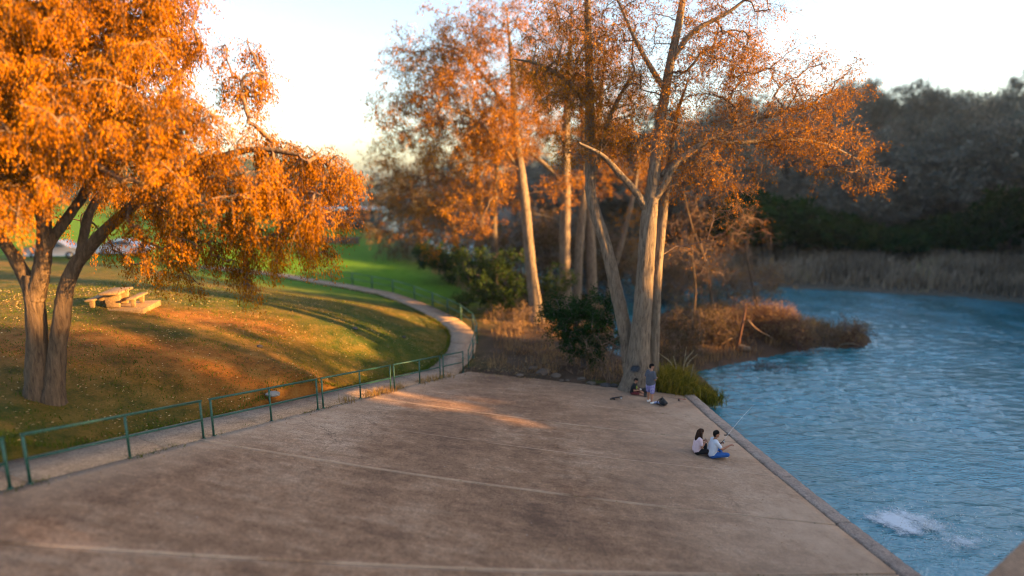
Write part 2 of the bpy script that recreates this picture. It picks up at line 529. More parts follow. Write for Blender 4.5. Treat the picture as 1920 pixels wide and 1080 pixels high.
def m_water():
    m, n, l, out = mat("river_water")
    pos = geo_pos(n)
    w1 = noise(n, l, mapping(n, l, pos, (0.75, 2.0, 1), (0, 0, 0.12)), 4.0, 3, 0.55, 0.5)
    w2 = noise(n, l, mapping(n, l, pos, (0.75, 1.7, 1), (0, 0, -0.35)), 10.0, 3, 0.5, 0.4)
    w3 = noise(n, l, pos, 0.30, 2)
    h = math_(n, l, 'ADD', math_(n, l, 'MULTIPLY', w1, 1.0), math_(n, l, 'MULTIPLY', w2, 0.35))
    h = math_(n, l, 'MULTIPLY', h, math_(n, l, 'ADD', 0.2, math_(n, l, 'MULTIPLY', w3, 1.6)))
    b = bump(n, l, h, 1.0, 0.04)
    col = ramp(n, [(0.35, (0.0, 0.085, 0.105)), (0.65, (0.002, 0.135, 0.19))])
    l.new(w3, col.inputs[0])
    p = pbsdf(n, l, out, col.outputs[0], 0.04, b, 0, 0.5)
    p.inputs["IOR"].default_value = 2.1
    return m
M_WATER = m_water()

# ------------------------------------------------------------------ layout: fence line, apron, path
FA, FB = PZ(58, 906, 3.9), PZ(869, 698, 0.6)
FD = (FB - FA)[:2]
FL = np.linalg.norm(FD)
FD = FD / FL
FN = np.array([-FD[1], FD[0]])                           # towards the lawn
def fpt(s):                                             # point s metres along the fence foot
    t = s / FL
    return np.array([FA[0] + FD[0] * s, FA[1] + FD[1] * s, FA[2] + (FB[2] - FA[2]) * t])
def fpx(px):                                            # metres along the fence where it crosses a pixel column
    lo, hi = -8.0, FL + 3
    for _ in range(50):
        m_ = (lo + hi) / 2
        p = fpt(m_)
        d = p - np.array([0, 0, CAMZ])
        x = 960 + F * d[0] / (d[1] * CT - d[2] * ST)
        lo, hi = (m_, hi) if x < px else (lo, m_)
    return lo
# apron: joints run from the fence foot down to the kerb
curb_in = [PZ(1745, 1130, .92), PZ(1690, 1075, .92), PZ(1575, 985, .9), PZ(1450, 892, .88), PZ(1387, 830, .84), PZ(1331, 789, .8), PZ(1283, 741, .72)]
CL = np.polyfit([p[1] for p in curb_in], [p[0] for p in curb_in], 2)
def curb_x(y):
    return np.polyval(CL, y)
cy = [5.5] + [p[1] for p in curb_in[1:]]
cz = [0.95, .92, .9, .88, .84, .8, .72]
fs = [fpx(58) - 7.0, fpx(58) - 2.6, fpx(372), fpx(560), fpx(690), fpx(800), fpx(878)]
J = [(fpt(s) , np.array([curb_x(y), y, z])) for s, y, z in zip(fs, cy, cz)]
apts = []
for a, b in J:
    for t in (0, .33, .67, 1):
        p = a + (b - a) * t
        p[2] -= 0.25 * math.sin(math.pi * t) * (a[2] - b[2]) / 3.3
        apts.append(p)
APZ = TPS(apts, 0.001)
apron_poly = [J[0][0], J[-1][0], J[-1][1], *[p for p in [j[1] for j in J][::-1][1:]]]

# path: outer edge follows the fence, then bends left behind the lawn
far_posts_px = [(887, 669, .6), (894.5, 641, .6), (887, 619, .6), (864.5, 601, .6), (839.5, 588, .6), (811.5, 575, .6), (777.5, 561.5, .6), (737, 548.5, .62), (698, 541, .7), (661, 534, .8), (622, 528, .9), (585, 522, 1.0)]
far_posts = [PZ(*p) for p in far_posts_px]
outer = [fpt(-9), fpt(-4), fpt(0), fpt(4), fpt(8), fpt(12), fpt(16), fpt(fpx(855))] + [p for p in far_posts] + [PZ(535, 513, 1.3), PZ(470, 506, 1.6), PZ(380, 497, 2.0)]
outer_c = catmull(outer, 5)
tan = np.gradient(outer_c[:, :2], axis=0)
tan /= np.linalg.norm(tan, axis=1, keepdims=True)
nrm = np.stack([-tan[:, 1], tan[:, 0]], 1)
for _ in range(6):
    nrm[1:-1] = (nrm[:-2] + 2 * nrm[1:-1] + nrm[2:]) / 4
nrm /= np.linalg.norm(nrm, axis=1, keepdims=True)
inner_c = outer_c.copy()
inner_c[:, :2] += nrm * 1.55
outer_e = outer_c.copy()
outer_e[:, :2] += nrm * 0.06
inner_c[:, 2] += 0.05

# land outlines
left_bank = [(-900, -300), (40, -300), (14, -40)] + [(curb_x(y) - 1.2, y) for y in (-2, 5, 10, 15, 20, 22.5)] + \
    [tuple(PZ(x, y, .05)[:2]) for x, y in [(1300, 752), (1335, 758), (1340, 735), (1312, 706), (1270, 700), (1215, 690), (1165, 672), (1130, 655), (1150, 625), (1150, 590), (1110, 565), (1050, 545), (980, 520)]] + \
    [(-6, 70), (-12, 84), (-25, 110), (-40, 150), (-90, 300), (-200, 900), (-900, 900)]
island = [tuple(PZ(x, y, .0)[:2]) for x, y in [(1190, 668), (1240, 688), (1300, 700), (1325, 690), (1400, 677), (1440, 668), (1490, 657), (1540, 650), (1590, 652), (1622, 648), (1634, 640), (1622, 628), (1585, 622), (1540, 612), (1500, 602), (1430, 590), (1350, 580), (1250, 585), (1190, 610), (1165, 640)]]
right_bank = [(52, -300), (50, -60), (49, -20), (51, 10), (48, 30)] + [tuple(PZ(x, y, .0)[:2]) for x, y in [(1960, 572), (1900, 566), (1800, 556), (1700, 552), (1640, 548), (1560, 543), (1500, 541), (1455, 537), (1400, 528), (1320, 520), (1220, 512), (1120, 505), (1040, 498)]] + \
    [(-2, 84), (-14, 112), (-28, 150), (-75, 300), (-180, 900), (900, 900), (900, -300)]

tps_pts = [fpt(s) for s in np.linspace(-9, FL, 8)] + [p for p in inner_c[::6]] + [p for p in outer_c[40::6]]
for px, py, z in [(85, 750, 4.15), (-60, 820, 4.6), (0, 700, 4.6), (0, 600, 4.9), (220, 575, 4.7), (350, 600, 4.2), (480, 610, 3.6), (560, 700, 2.95), (420, 690, 3.55), (300, 700, 3.8), (640, 640, 2.6), (760, 640, 1.7), (700, 575, 1.7), (600, 560, 2.1),
                   (480, 545, 2.7), (350, 530, 3.0), (200, 500, 3.5), (0, 510, 4.2), (640, 458, 2.1), (560, 462, 2.4), (740, 480, 1.5), (700, 500, 1.2), (0, 468, 3.2), (300, 468, 2.8), (450, 470, 2.5),
                   (940, 650, .55), (950, 610, .5), (1000, 690, .62), (1150, 722, .62), (1030, 600, .5), (900, 560, .6), (860, 520, .8)]:
    tps_pts.append(PZ(px, py, z))
tps_pts += [(-80, 90, 4.2), (-30, 95, 2.6), (-60, 20, 7), (-40, 0, 6.5), (-30, -25, 6), (0, -10, 3.2), (-15, 5, 4.9), (-120, 40, 8), (J[-1][1][0], J[-1][1][1] + .6, .6), (4, 40, .5), (0, 55, .6)]
HL = TPS(tps_pts, 0.02)

def ground_z(x, y):
    x, y = np.atleast_1d(np.asarray(x, float)), np.atleast_1d(np.asarray(y, float))
    dl, di, dr = sdist(left_bank, x, y), sdist(island, x, y), sdist(right_bank, x, y)
    xc, yc = np.clip(x, -90, 30), np.clip(y, -30, 100)
    hl = np.maximum(HL(xc, yc), 0.4)
    hl = hl + sstep(120, 330, np.hypot(x + 60, y)) * 16 * (0.6 + 0.8 * fbm(x / 70, y / 70, 5, 3))
    hl = np.minimum(hl, 0.12 + dl * 0.55)
    hi = np.minimum(0.10 + di * 0.22, 0.55) + 0.1 * (fbm(x, y, 3) - .5)
    hr = 0.15 + np.minimum(dr * 0.12, 1.0) + np.maximum(dr - 15, 0) * 0.13 * sstep(15, 40, dr) * (0.75 + 0.5 * fbm(x / 30, y / 30, 9, 3))
    hr = np.minimum(hr, 19 + 7 * fbm(x / 60, y / 60, 2, 3) + 14 * sstep(60, 150, x))
    hr = hr + 48 * sstep(100, 170, x) * sstep(2, 28, y) * sstep(.92, 1.5, x / np.maximum(y, 1.0)) * (.8 + .4 * fbm(x / 25, y / 25, 15, 3))  # unseen hill added on the right to shade the far slope
    land = np.where(dl > 0, hl, np.where(di > 0, hi, np.where(dr > 0, hr, 0)))
    d = np.maximum(np.maximum(dl, di), dr)
    bed = -np.minimum(-d * 0.5, 1.6) - 0.02
    h = np.where(d > 0, land, bed)
    ins = sdist(apron_poly, x, y)
    h = np.where(ins > 0.05, np.minimum(APZ(np.clip(x, -20, 12), np.clip(y, 0, 32)) - 0.55, h), h)
    return h

def axis(lo, hi, step, far0, far1, n):
    core = np.arange(lo, hi, step)
    up = hi + (far1 - hi) * (np.linspace(0, 1, n) ** 2.2)
    dn = lo - (lo - far0) * (np.linspace(0, 1, n)[1:] ** 2.2)[::-1]
    return np.concatenate([dn, core, up])
gx = axis(-34, 46, 0.44, -880, 880, 46)
gy = axis(2, 70, 0.42, -280, 880, 46)
GX, GY = np.meshgrid(gx, gy)
GZ = ground_z(GX.ravel(), GY.ravel())
lawnd = segdist(inner_c, GX.ravel(), GY.ravel())
x_, y_ = GX.ravel(), GY.ravel()
dl = sdist(left_bank, x_, y_)
GZ += np.where((dl > 1) & (lawnd > 0.6), 0.06 * (fbm(x_ * 1.3, y_ * 1.3, 4, 3) - 0.5) * sstep(0.6, 2, lawnd), 0)
path_poly = [tuple(p[:2]) for p in inner_c] + [tuple(p[:2]) for p in outer_c[::-1]]
near = np.where(sdist(path_poly, x_, y_) > -.30)[0]
if len(near):
    mid_ = (outer_c + inner_c) / 2
    d2 = ((mid_[None, :, :2] - np.stack([x_[near], y_[near]], 1)[:, None]) ** 2).sum(-1)
    GZ[near] = np.minimum(GZ[near], mid_[np.argmin(d2, 1), 2] - .09)
right_of_path = inside([tuple(p[:2]) for p in outer_c[36:]] + [(-40, 140), (40, 140), (40, 20)], x_, y_)
lush = np.where(dl > 0, sstep(40, 52, y_ + 0.15 * (x_ + 20)), 0)
lush = lush * np.where(right_of_path, sstep(5, 12, dl), 1) * (1 - sstep(90, 140, y_))
dirt = np.where(right_of_path, 1 - sstep(5.5, 13, dl), 0) * (1 - .75 * sstep(34, 42, y_) * sstep(3, 7, dl))
dirt = np.where(sdist(apron_poly, x_, y_) > -.4, 1.0, dirt)
dirt = np.where(sdist(island, x_, y_) > -3, 1.0, dirt)
sun_band = [hit(*p_, HL)[:2] for p_ in ((-60, 640), (120, 640), (300, 660), (430, 690), (560, 715))]
sun_band_far = [hit(*p_, HL)[:2] for p_ in ((280, 582), (380, 596), (490, 612))]
dry = 0.16 + 0.14 * sstep(30, 18, y_) + .8 * np.exp(-(segdist(sun_band, x_, y_) / 1.9) ** 2) + .7 * np.exp(-(segdist(sun_band_far, x_, y_) / 1.5) ** 2)  # dry grass, plus sunlit bands painted in along both lines
marsh = np.where(sdist(right_bank, x_, y_) > -3, 1.0, 0)
nx_, ny_ = len(gx), len(gy)
ii = np.arange(ny_ - 1)[:, None] * nx_ + np.arange(nx_ - 1)[None]
q = np.stack([ii, ii + 1, ii + nx_ + 1, ii + nx_], -1).reshape(-1, 4)
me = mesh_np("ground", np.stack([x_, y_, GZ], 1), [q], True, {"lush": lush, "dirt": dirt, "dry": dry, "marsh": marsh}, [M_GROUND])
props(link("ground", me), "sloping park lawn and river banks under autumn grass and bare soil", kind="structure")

# water, one sheet between the banks
wx = axis(2, 50, 0.135, -880, 880, 30)
wy = axis(7, 57, 0.13, -280, 880, 30)
WX, WY = np.meshgrid(wx, wy)
X_, Y_ = WX.ravel(), WY.ravel()
amp = sstep(0, 3, X_) * sstep(52, 48, X_) * sstep(5, 9, Y_) * sstep(59, 55, Y_) * (.15 + 1.8 * sstep(.25, .75, fbm(X_ / 7, Y_ / 5, 51, 3))) * (1 - .65 * sstep(37, 47, Y_))
wv = 0
for wl_, dr_, a_ in ((.95, 1.45, .007), (.72, 1.75, .008), (.58, 1.3, .0085), (.49, 1.85, .0075), (.43, 1.15, .0065), (.40, 1.6, .006)):
    ph = (X_ * math.cos(dr_) + Y_ * math.sin(dr_)) * 2 * math.pi / wl_ + 5.5 * fbm(X_ / 2.2 + wl_ * 7, Y_ / 2.2, 52, 2) + 9 * fbm(X_ / 9, Y_ / 9, 54, 2)
    wv = wv + a_ * (1 - np.abs(np.sin(ph / 2)) * 1.6 + .3 * np.sin(ph))
wv = wv * amp * 1.8
W0 = len(wx)
ii = np.arange(len(wy) - 1)[:, None] * W0 + np.arange(W0 - 1)[None]
wb = mesh_np("river_water", np.column_stack([X_, Y_, wv - .02]), [np.stack([ii, ii + 1, ii + W0 + 1, ii + W0], -1).reshape(-1, 4)], True, None, [M_WATER])
props(link("river_water", wb), "rippled blue river water beside the concrete apron", kind="structure")

# ------------------------------------------------------------------ apron slabs and kerb
def grid_slab(c00, c10, c01, c11, nu, nv, zfn, thick, jitter=0.0):
    """c: plan corners; returns verts and quads of a slab with sides"""
    V = []
    for j in range(nv + 1):
        for i in range(nu + 1):
            u, v = i / nu, j / nv
            if nv == 26:
                v = (0, .012, .03, .06)[j] if j < 4 else ((1, .988, .97, .94)[26 - j] if j > 22 else .06 + .88 * (j - 3) / 20)
            p = (np.asarray(c00)[:2] * (1 - u) + np.asarray(c10)[:2] * u) * (1 - v) + (np.asarray(c01)[:2] * (1 - u) + np.asarray(c11)[:2] * u) * v
            V.append(p)
    V = np.array(V)
    z = zfn(V[:, 0], V[:, 1])
    top = np.column_stack([V, z])
    W = nu + 1
    qs = [(j * W + i, j * W + i + 1, (j + 1) * W + i + 1, (j + 1) * W + i) for j in range(nv) for i in range(nu)]
    loop = [i for i in range(W)] + [j * W + nu for j in range(1, nv + 1)] + [nv * W + i for i in range(nu - 1, -1, -1)] + [j * W for j in range(nv - 1, 0, -1)]
    bot = top[loop].copy()
    bot[:, 2] -= thick
    n0 = len(top)
    m_ = len(loop)
    for k in range(m_):
        k2 = (k + 1) % m_
        qs.append((loop[k], n0 + k, n0 + k2, loop[k2]))
    return np.vstack([top, bot]), np.array(qs)
gv, gq = [], []
bed_parts = []
for k in range(len(J) - 1):
    a0, b0 = J[k]; a1, b1 = J[k + 1]
    v, qd = grid_slab(a0, b0, a1, b1, 16, 5, lambda x, y: APZ(x, y) - 0.05, 1.6)
    bed_parts.append((v, qd))
off = 0
vv, qq = [], []
for v, qd in bed_parts:
    vv.append(v); qq.append(qd + off); off += len(v)
apron = link("concrete_apron", mesh_np("concrete_apron", np.vstack(vv), [np.vstack(qq)], False, None, [M_SOIL]))
props(apron, "wide stained concrete apron sloping from the green railing down to the river", kind="structure")
for k in range(len(J) - 1):
    (a0, b0), (a1, b1) = J[k], J[k + 1]
    e = 0.028
    w0 = unit((a1 - a0)[:2]) * e
    w1 = unit((b1 - b0)[:2]) * e
    off_k = 0.006 * ((k * 7) % 5 - 2)
    u0 = unit((b0 - a0)[:2]) * 0.0
    v, qd = grid_slab(a0[:2] + w0 + u0, b0[:2] + w1 - unit((b0 - a0)[:2]) * 0.02, a1[:2] - w0, b1[:2] - w1 - unit((b1 - a1)[:2]) * 0.02, 60, 26, lambda x, y: APZ(x, y) + off_k, 0.12)
    edg = np.minimum(segdist([a0, b0], v[:, 0], v[:, 1]), segdist([a1, b1], v[:, 0], v[:, 1]))
    kd = curb_x(v[:, 1]) - v[:, 0]
    wash = np.clip(1 - kd / 6.5, 0, 1) * (.25 + 1.1 * fbm(v[:, 0] / 2.5, v[:, 1] / 1.2, 91, 3)) + np.clip(1 - segdist([FA, FB], v[:, 0], v[:, 1]) / 1.4, 0, 1) * .6
    link("concrete_slab", mesh_np("concrete_slab", v, [qd], False, {"edge": sstep(.06, .01, edg) * sstep(.25, .5, fbm(v[:, 0] * .9, v[:, 1] * .9, 17, 3)), "wash": np.clip(wash, 0, 1)}, [M_APRON]), apron)
kerb_v = lambda y: np.array([curb_x(y), y])
ky = [5.5, 9.4, 12.2] + list(cy[2:])
kerb_breaks = [5.5, 8.8, 11.6, cy[2] + .1, 16.6, 18.6, 20.7, cy[-1]]
for y0, y1 in zip(kerb_breaks[:-1], kerb_breaks[1:]):
    m_ = MB()
    ys = np.linspace(y0 + .015, y1 - .015, 25)
    wob = np.clip(0.03 * rng.standard_normal(25) + .015, 0, .11)
    rows = []
    for y, w in zip(ys, wob):
        x = curb_x(y)
        z = float(APZ(x, y)[0]) + 0.035
        rows.append([(x + .02 + w, y, z - .02), (x + .05 + w, y, z), (x + .45 - w * .6, y, z + .005), (x + .5 - w, y, z - .04), (x + .5, y, -1.2), (x + .02 + w, y, -1.2)])
    V = np.array(rows).reshape(-1, 3)
    fc = []
    for j in range(24):
        for i in range(6):
            a, b = j * 6 + i, j * 6 + (i + 1) % 6
            fc.append((a, a + 6, b + 6, b))
    m_.add(V, fc)
    m_.f.setdefault(6, []).append(list(range(6)))
    m_.f.setdefault(6, []).append(list(range(144, 150))[::-1])
    m_.obj("kerb_block", M_CURB, apron)

# footpath slabs
plen = np.concatenate([[0], np.cumsum(np.linalg.norm(np.diff(outer_c[:, :2], axis=0), axis=1))])
def along(arr, s):
    return np.array([np.interp(s, plen, arr[:, k]) for k in range(3)])
pv, pf = [], []
S = np.arange(0.2, plen[-1] - .3, 0.5)
for s in S:
    a, b = along(outer_e, s), along(inner_c, s)
    pv += [(*a[:2], a[2] - .02), (*b[:2], b[2] - .02), (*a[:2], a[2] - .35), (*b[:2], b[2] - .35)]
for k in range(len(S) - 1):
    o_ = k * 4
    pf += [(o_, o_ + 4, o_ + 5, o_ + 1), (o_ + 2, o_ + 6, o_ + 4, o_), (o_ + 1, o_ + 5, o_ + 7, o_ + 3)]
path = link("footpath", mesh_np("footpath", pv, [np.array(pf)], False, None, [M_SOIL]))
props(path, "pale concrete footpath along the railing curving away across the lawn", kind="structure")
s = 0.3
while s < plen[-1] - 3.2:
    L = 2.9
    V, fc = [], []
    ss = np.linspace(s, s + L - 0.014, 7)
    for t in ss:
        a, b = along(outer_e, t), along(inner_c, t)
        n_ = unit((b - a)[:2])
        for e, h in ((0.0, -.30), (0.0, 0.012), (1.0, 0.012), (1.0, -.30)):
            p = a + (b - a) * e
            V.append((p[0], p[1], p[2] + h))
    for j in range(6):
        for i in range(3):
            a = j * 4 + i
            fc.append((a, a + 4, a + 5, a + 1))
    fc += [(0, 1, 2, 3), (27, 26, 25, 24)]
    link("path_slab", mesh_np("path_slab", V, [np.array(fc)], False, None, [M_PATH]), path)
    s += L

# dam parapet that the photographer stands behind
pa, pb = PZ(1846, 1080, 3.6), PZ(1925, 1006, 3.6)
dv = unit((pb - pa)[:2])
nv_ = np.array([dv[1], -dv[0]])
m_ = MB()
p0, p1 = pa[:2] - dv * 2.2, pb[:2] + dv * 1.2
quad = [p0, p1, p1 + nv_ * 1.2, p0 + nv_ * 1.2]
V = [(*c, 3.6) for c in quad] + [(*c, -1.0) for c in quad]
m_.add(V, [(0, 3, 2, 1), (4, 5, 6, 7), (0, 1, 5, 4), (1, 2, 6, 5), (2, 3, 7, 6), (3, 0, 4, 7)])
props(m_.obj("abutment_wall", M_PARAPET, None, None, False, 0.03), "smooth brown abutment wall rising from the water at the bottom corner", "wall")

# ------------------------------------------------------------------ railings
RH, PR = 1.05, 0.03
def rail_panel(posts, label, mid=None, h=RH):
    base = posts[0]
    o = empty("railing", base, label, "railing", "green pipe railings along the footpath")
    L = lambda p: np.asarray(p, float) - base
    for p in [posts[0], posts[-1]] + ([mid] if mid is not None else []):
        m_ = MB()
        m_.tube([L(p) + (0, 0, -.1), L(p) + (0, 0, h)], PR, 8)
        m_.tube([L(p) + (0, 0, -.05), L(p) + (0, 0, .012)], PR * 2.0, 8)
        m_.obj("post", M_RAIL, o, None, True)
    for nm, hz, r in (("top_rail", h + .004, PR * 1.06), ("middle_rail", h * 0.5, PR * .95)):
        m_ = MB()
        line = [L(p) + (0, 0, hz) for p in posts]
        if nm == "top_rail":
            d = unit(line[-1] - line[0]) * PR * 1.1
            line = [line[0] - d] + line[1:-1] + [line[-1] + d]
        m_.tube(line, r, 8)
        m_.obj(nm, M_RAIL, o, None, True)
    return o
seg = [(-330, 20, -160, "green railing panel cut off by the edge of the photo at its near end"),
       (58, 383, 245, "long green railing panel in front of the twin-trunked orange tree"),
       (402, 597, 510, "green railing panel with the white stone lying behind it"),
       (607, 733.5, 677, "green railing panel with dry orange weeds at its foot"),
       (740.5, 826, 788, "green railing panel with a pale cap of dirt on its centre post"),
       (832, 869, None, "shortest green railing panel, last one before the path bends away")]
for a, b, c, lab in seg:
    sa, sb = fpx(a), fpx(b)
    rail_panel([fpt(sa) + (*(FN * .02), 0), fpt(sb) + (*(FN * .02), 0)], lab, fpt(fpx(c)) + np.array((*(FN * .02), 0)) if c else None)
nodes = [fpt(fpx(877)) + np.array([.03, .05, 0])] + far_posts
labs = ["green railing panel turning away from the apron corner", "green railing panel seen end-on beside the path's bend", "green railing panel where the path bends hardest",
        "green railing panel just past the bend with a bright middle rail", "green railing panel beyond the bend, third from it", "green railing panel beside the straightening grey path",
        "green railing panel under a bright top rail, dark bushes behind", "blurred green railing panel before the bright grass", "blurred green railing panel on the far path, third from its far end",
        "blurred green railing panel on the far path, second from its far end", "last blurred green railing panel of the far path", "green railing panel behind the drooping orange foliage"]
for k in range(len(nodes) - 1):
    a, b = nodes[k], nodes[k + 1]
    d = unit(b - a) * 0.07
    rail_panel([a + d, b - d], labs[k])

# ------------------------------------------------------------------ plants: helpers
def leaf_quads(C, D, ln, wd, tone, droop=0.0):
    """C centres (N,3), D directions, arrays of length/width -> verts, quads, tone per vert"""
    N = len(C)
    D = unit(D + np.array([0, 0, -droop]))
    S_ = unit(np.cross(D, unit(rng.standard_normal((N, 3)))))
    ln, wd = np.broadcast_to(ln, (N,))[:, None], np.broadcast_to(wd, (N,))[:, None]
    v = np.stack([C, C + D * ln * .45 + S_ * wd * .5, C + D * ln, C + D * ln * .55 - S_ * wd * .5], 1)
    qd = np.arange(N * 4).reshape(N, 4)
    return v.reshape(-1, 3), qd, np.repeat(tone, 4)
def blades(C, H, W, lean, tone, bend=0.35):
    """grass blades: two stacked quads tapering to a tip"""
    N = len(C)
    a = rng.uniform(0, 2 * math.pi, N)
    sd = np.stack([np.cos(a), np.sin(a), np.zeros(N)], 1)
    out_ = lean if lean is not None else np.stack([np.cos(a + 1.4), np.sin(a + 1.4), np.zeros(N)], 1) * rng.uniform(.1, .6, N)[:, None]
    H, W = np.broadcast_to(H, (N,))[:, None], np.broadcast_to(W, (N,))[:, None]
    up = np.array([0, 0, 1.0])
    m1 = C + up * H * .55 + out_ * H * .35
    t_ = C + up * H * (1 - bend * np.linalg.norm(out_, axis=1, keepdims=True)) + out_ * H * (1 + bend * .3)
    v = np.stack([C - sd * W / 2, C + sd * W / 2, m1 + sd * W * .38, m1 - sd * W * .38, t_], 1)
    b = np.arange(N)[:, None] * 5
    qd = b + np.array([[0, 1, 2, 3]])
    tr = b + np.array([[3, 2, 4]])
    return v.reshape(-1, 3), qd, tr, np.repeat(tone, 5)

def skeleton(stems, targets, wob=0.12, sag=0.0, n=6, maxang=None):
    """stems: list of (pts, radii). targets (M,3). Each target is joined to the nearest point of the growing tree.
    returns branch arrays P (M,n,3), R (M,n)"""
    nodes, rads, par = [], [], []
    for pts, rr in stems:
        p = catmull(pts, 5)
        r = np.interp(np.linspace(0, 1, len(p)), np.linspace(0, 1, len(rr)), rr)
        st = max(2, int(len(p) * 0.22))
        nodes.append(p[st:]); rads.append(r[st:])
    node = np.concatenate(nodes)
    nr = np.concatenate(rads)
    buf = np.empty((len(node) + len(targets) * (n - 1), 3)); buf[:len(node)] = node
    dep = np.zeros(len(buf)); cnt = len(node)
    owner = np.full(len(buf), -1)
    d0 = np.min(np.linalg.norm(targets[:, None] - node[None], axis=2), axis=1) if len(targets) * len(node) < 4e6 else np.linalg.norm(targets - node.mean(0), axis=1)
    order = np.argsort(d0)
    P, par, root_r = [], [], []
    weight = np.ones(len(targets))
    for k, ti in enumerate(order):
        t = targets[ti]
        d = buf[:cnt] - t
        dz = d[:, 2]
        cost = np.einsum('ij,ij->i', d, d) * (1 + 0.8 * (dz > 0)) + dep[:cnt] * 0.05
        j = int(np.argmin(cost))
        a = buf[j]
        L = np.linalg.norm(t - a)
        tt = np.linspace(0, 1, n)[:, None]
        p = a + (t - a) * tt
        p = p + unit(rng.standard_normal(3)) * wob * L * np.sin(tt * math.pi) + np.array([0, 0, 1.0]) * (0.10 * L) * np.sin(tt * math.pi)
        p = p + rng.standard_normal((n, 3)) * 0.025 * L * np.sin(tt * math.pi)
        P.append(p)
        pj = owner[j]
        par.append(pj)
        root_r.append(nr[j] if j < len(nr) else 9)
        buf[cnt:cnt + n - 1] = p[1:]
        dep[cnt:cnt + n - 1] = dep[j] + L
        owner[cnt:cnt + n - 1] = k
        cnt += n - 1
    M = len(P)
    w = np.ones(M)
    for k in range(M - 1, -1, -1):
        if par[k] >= 0:
            w[par[k]] += w[k]
    r0 = 0.014 * np.sqrt(w) + 0.006
    r0 = np.minimum(r0, np.array(root_r) * 0.75)
    P = np.array(P)
    R = r0[:, None] * np.linspace(1, 0.6, n)[None]
    return P, R
def twigs(P, k, L, droop=0.2, n=4, r=0.008, spread=0.9, tr=(0.35, 1.0)):
    N, m, _ = P.shape
    idx = np.repeat(np.arange(N), k)
    t = rng.uniform(tr[0], tr[1], N * k) * (m - 1)
    i0 = np.minimum(t.astype(int), m - 2)
    fr = (t - i0)[:, None]
    a = P[idx, i0] * (1 - fr) + P[idx, i0 + 1] * fr
    tg = unit(P[idx, i0 + 1] - P[idx, i0])
    d = unit(tg * 0.6 + unit(rng.standard_normal((N * k, 3))) * spread)
    ln = L * rng.uniform(.5, 1.25, N * k)
    pts = [a]
    for s_ in range(1, n):
        d = unit(d + np.array([0, 0, -droop]) + rng.standard_normal((N * k, 3)) * 0.12)
        pts.append(pts[-1] + d * (ln / (n - 1))[:, None])
    Q = np.stack(pts, 1)
    R = np.broadcast_to(np.linspace(r, r * .35, n)[None], (len(Q), n))
    return Q, R
def on_twigs(Q, k, jit=0.05, tr=(0.2, 1.0)):
    N, m, _ = Q.shape
    idx = np.repeat(np.arange(N), k)
    t = rng.uniform(tr[0], tr[1], N * k) * (m - 1)
    i0 = np.minimum(t.astype(int), m - 2)
    fr = (t - i0)[:, None]
    a = Q[idx, i0] * (1 - fr) + Q[idx, i0 + 1] * fr
    return a + rng.standard_normal(a.shape) * jit, unit(Q[idx, i0 + 1] - Q[idx, i0]), idx
def blobs(specs, Y, dens, depth=1.0):
    """specs: (px,py,rx,ry[,dY[,weight]]) in photo pixels at world depth Y -> points through the ellipsoids' volume"""
    out_ = []
    for s_ in specs:
        px, py, rx, ry = s_[:4]
        dy = s_[4] if len(s_) > 4 else 0.0
        w = s_[5] if len(s_) > 5 else 1.0
        c = PY(px, py, Y + dy)
        sc_ = F / np.linalg.norm(c - np.array([0, 0, CAMZ])) * 1.03
        ax, az = rx / sc_, ry / sc_
        ay = (ax + az) / 2 * depth
        n_ = max(3, int(dens * w * ax * az * ay))
        u = unit(rng.standard_normal((n_, 3))) * (rng.uniform(0.12, 1, n_) ** (1 / 2.4))[:, None]
        out_.append(c + u * np.array([ax, ay, az]))
    return np.concatenate(out_)
def stem_mesh(stems, s=12, lump=0.06, flare=None):
    V, Q, off = [], [], 0
    for pts, rr in stems:
        p = catmull(pts, 6)
        r = np.interp(np.linspace(0, 1, len(p)), np.linspace(0, 1, len(rr)), rr)
        v, qd = tube_arrays(p[None], r[None], s)
        ang = np.tile(np.arange(s), len(p)) * 2 * math.pi / s
        h = np.repeat(np.arange(len(p)), s)
        c = np.repeat(p, s, 0)
        k = 1 + lump * np.sin(ang * 3 + h * .25) + lump * .8 * np.sin(ang * 5 - h * .4 + 1) + lump * .5 * rng.standard_normal(len(v))
        v = c + (v - c) * k[:, None]
        V.append(v); Q.append(qd + off); off += len(v)
    return np.vstack(V), np.vstack(Q)
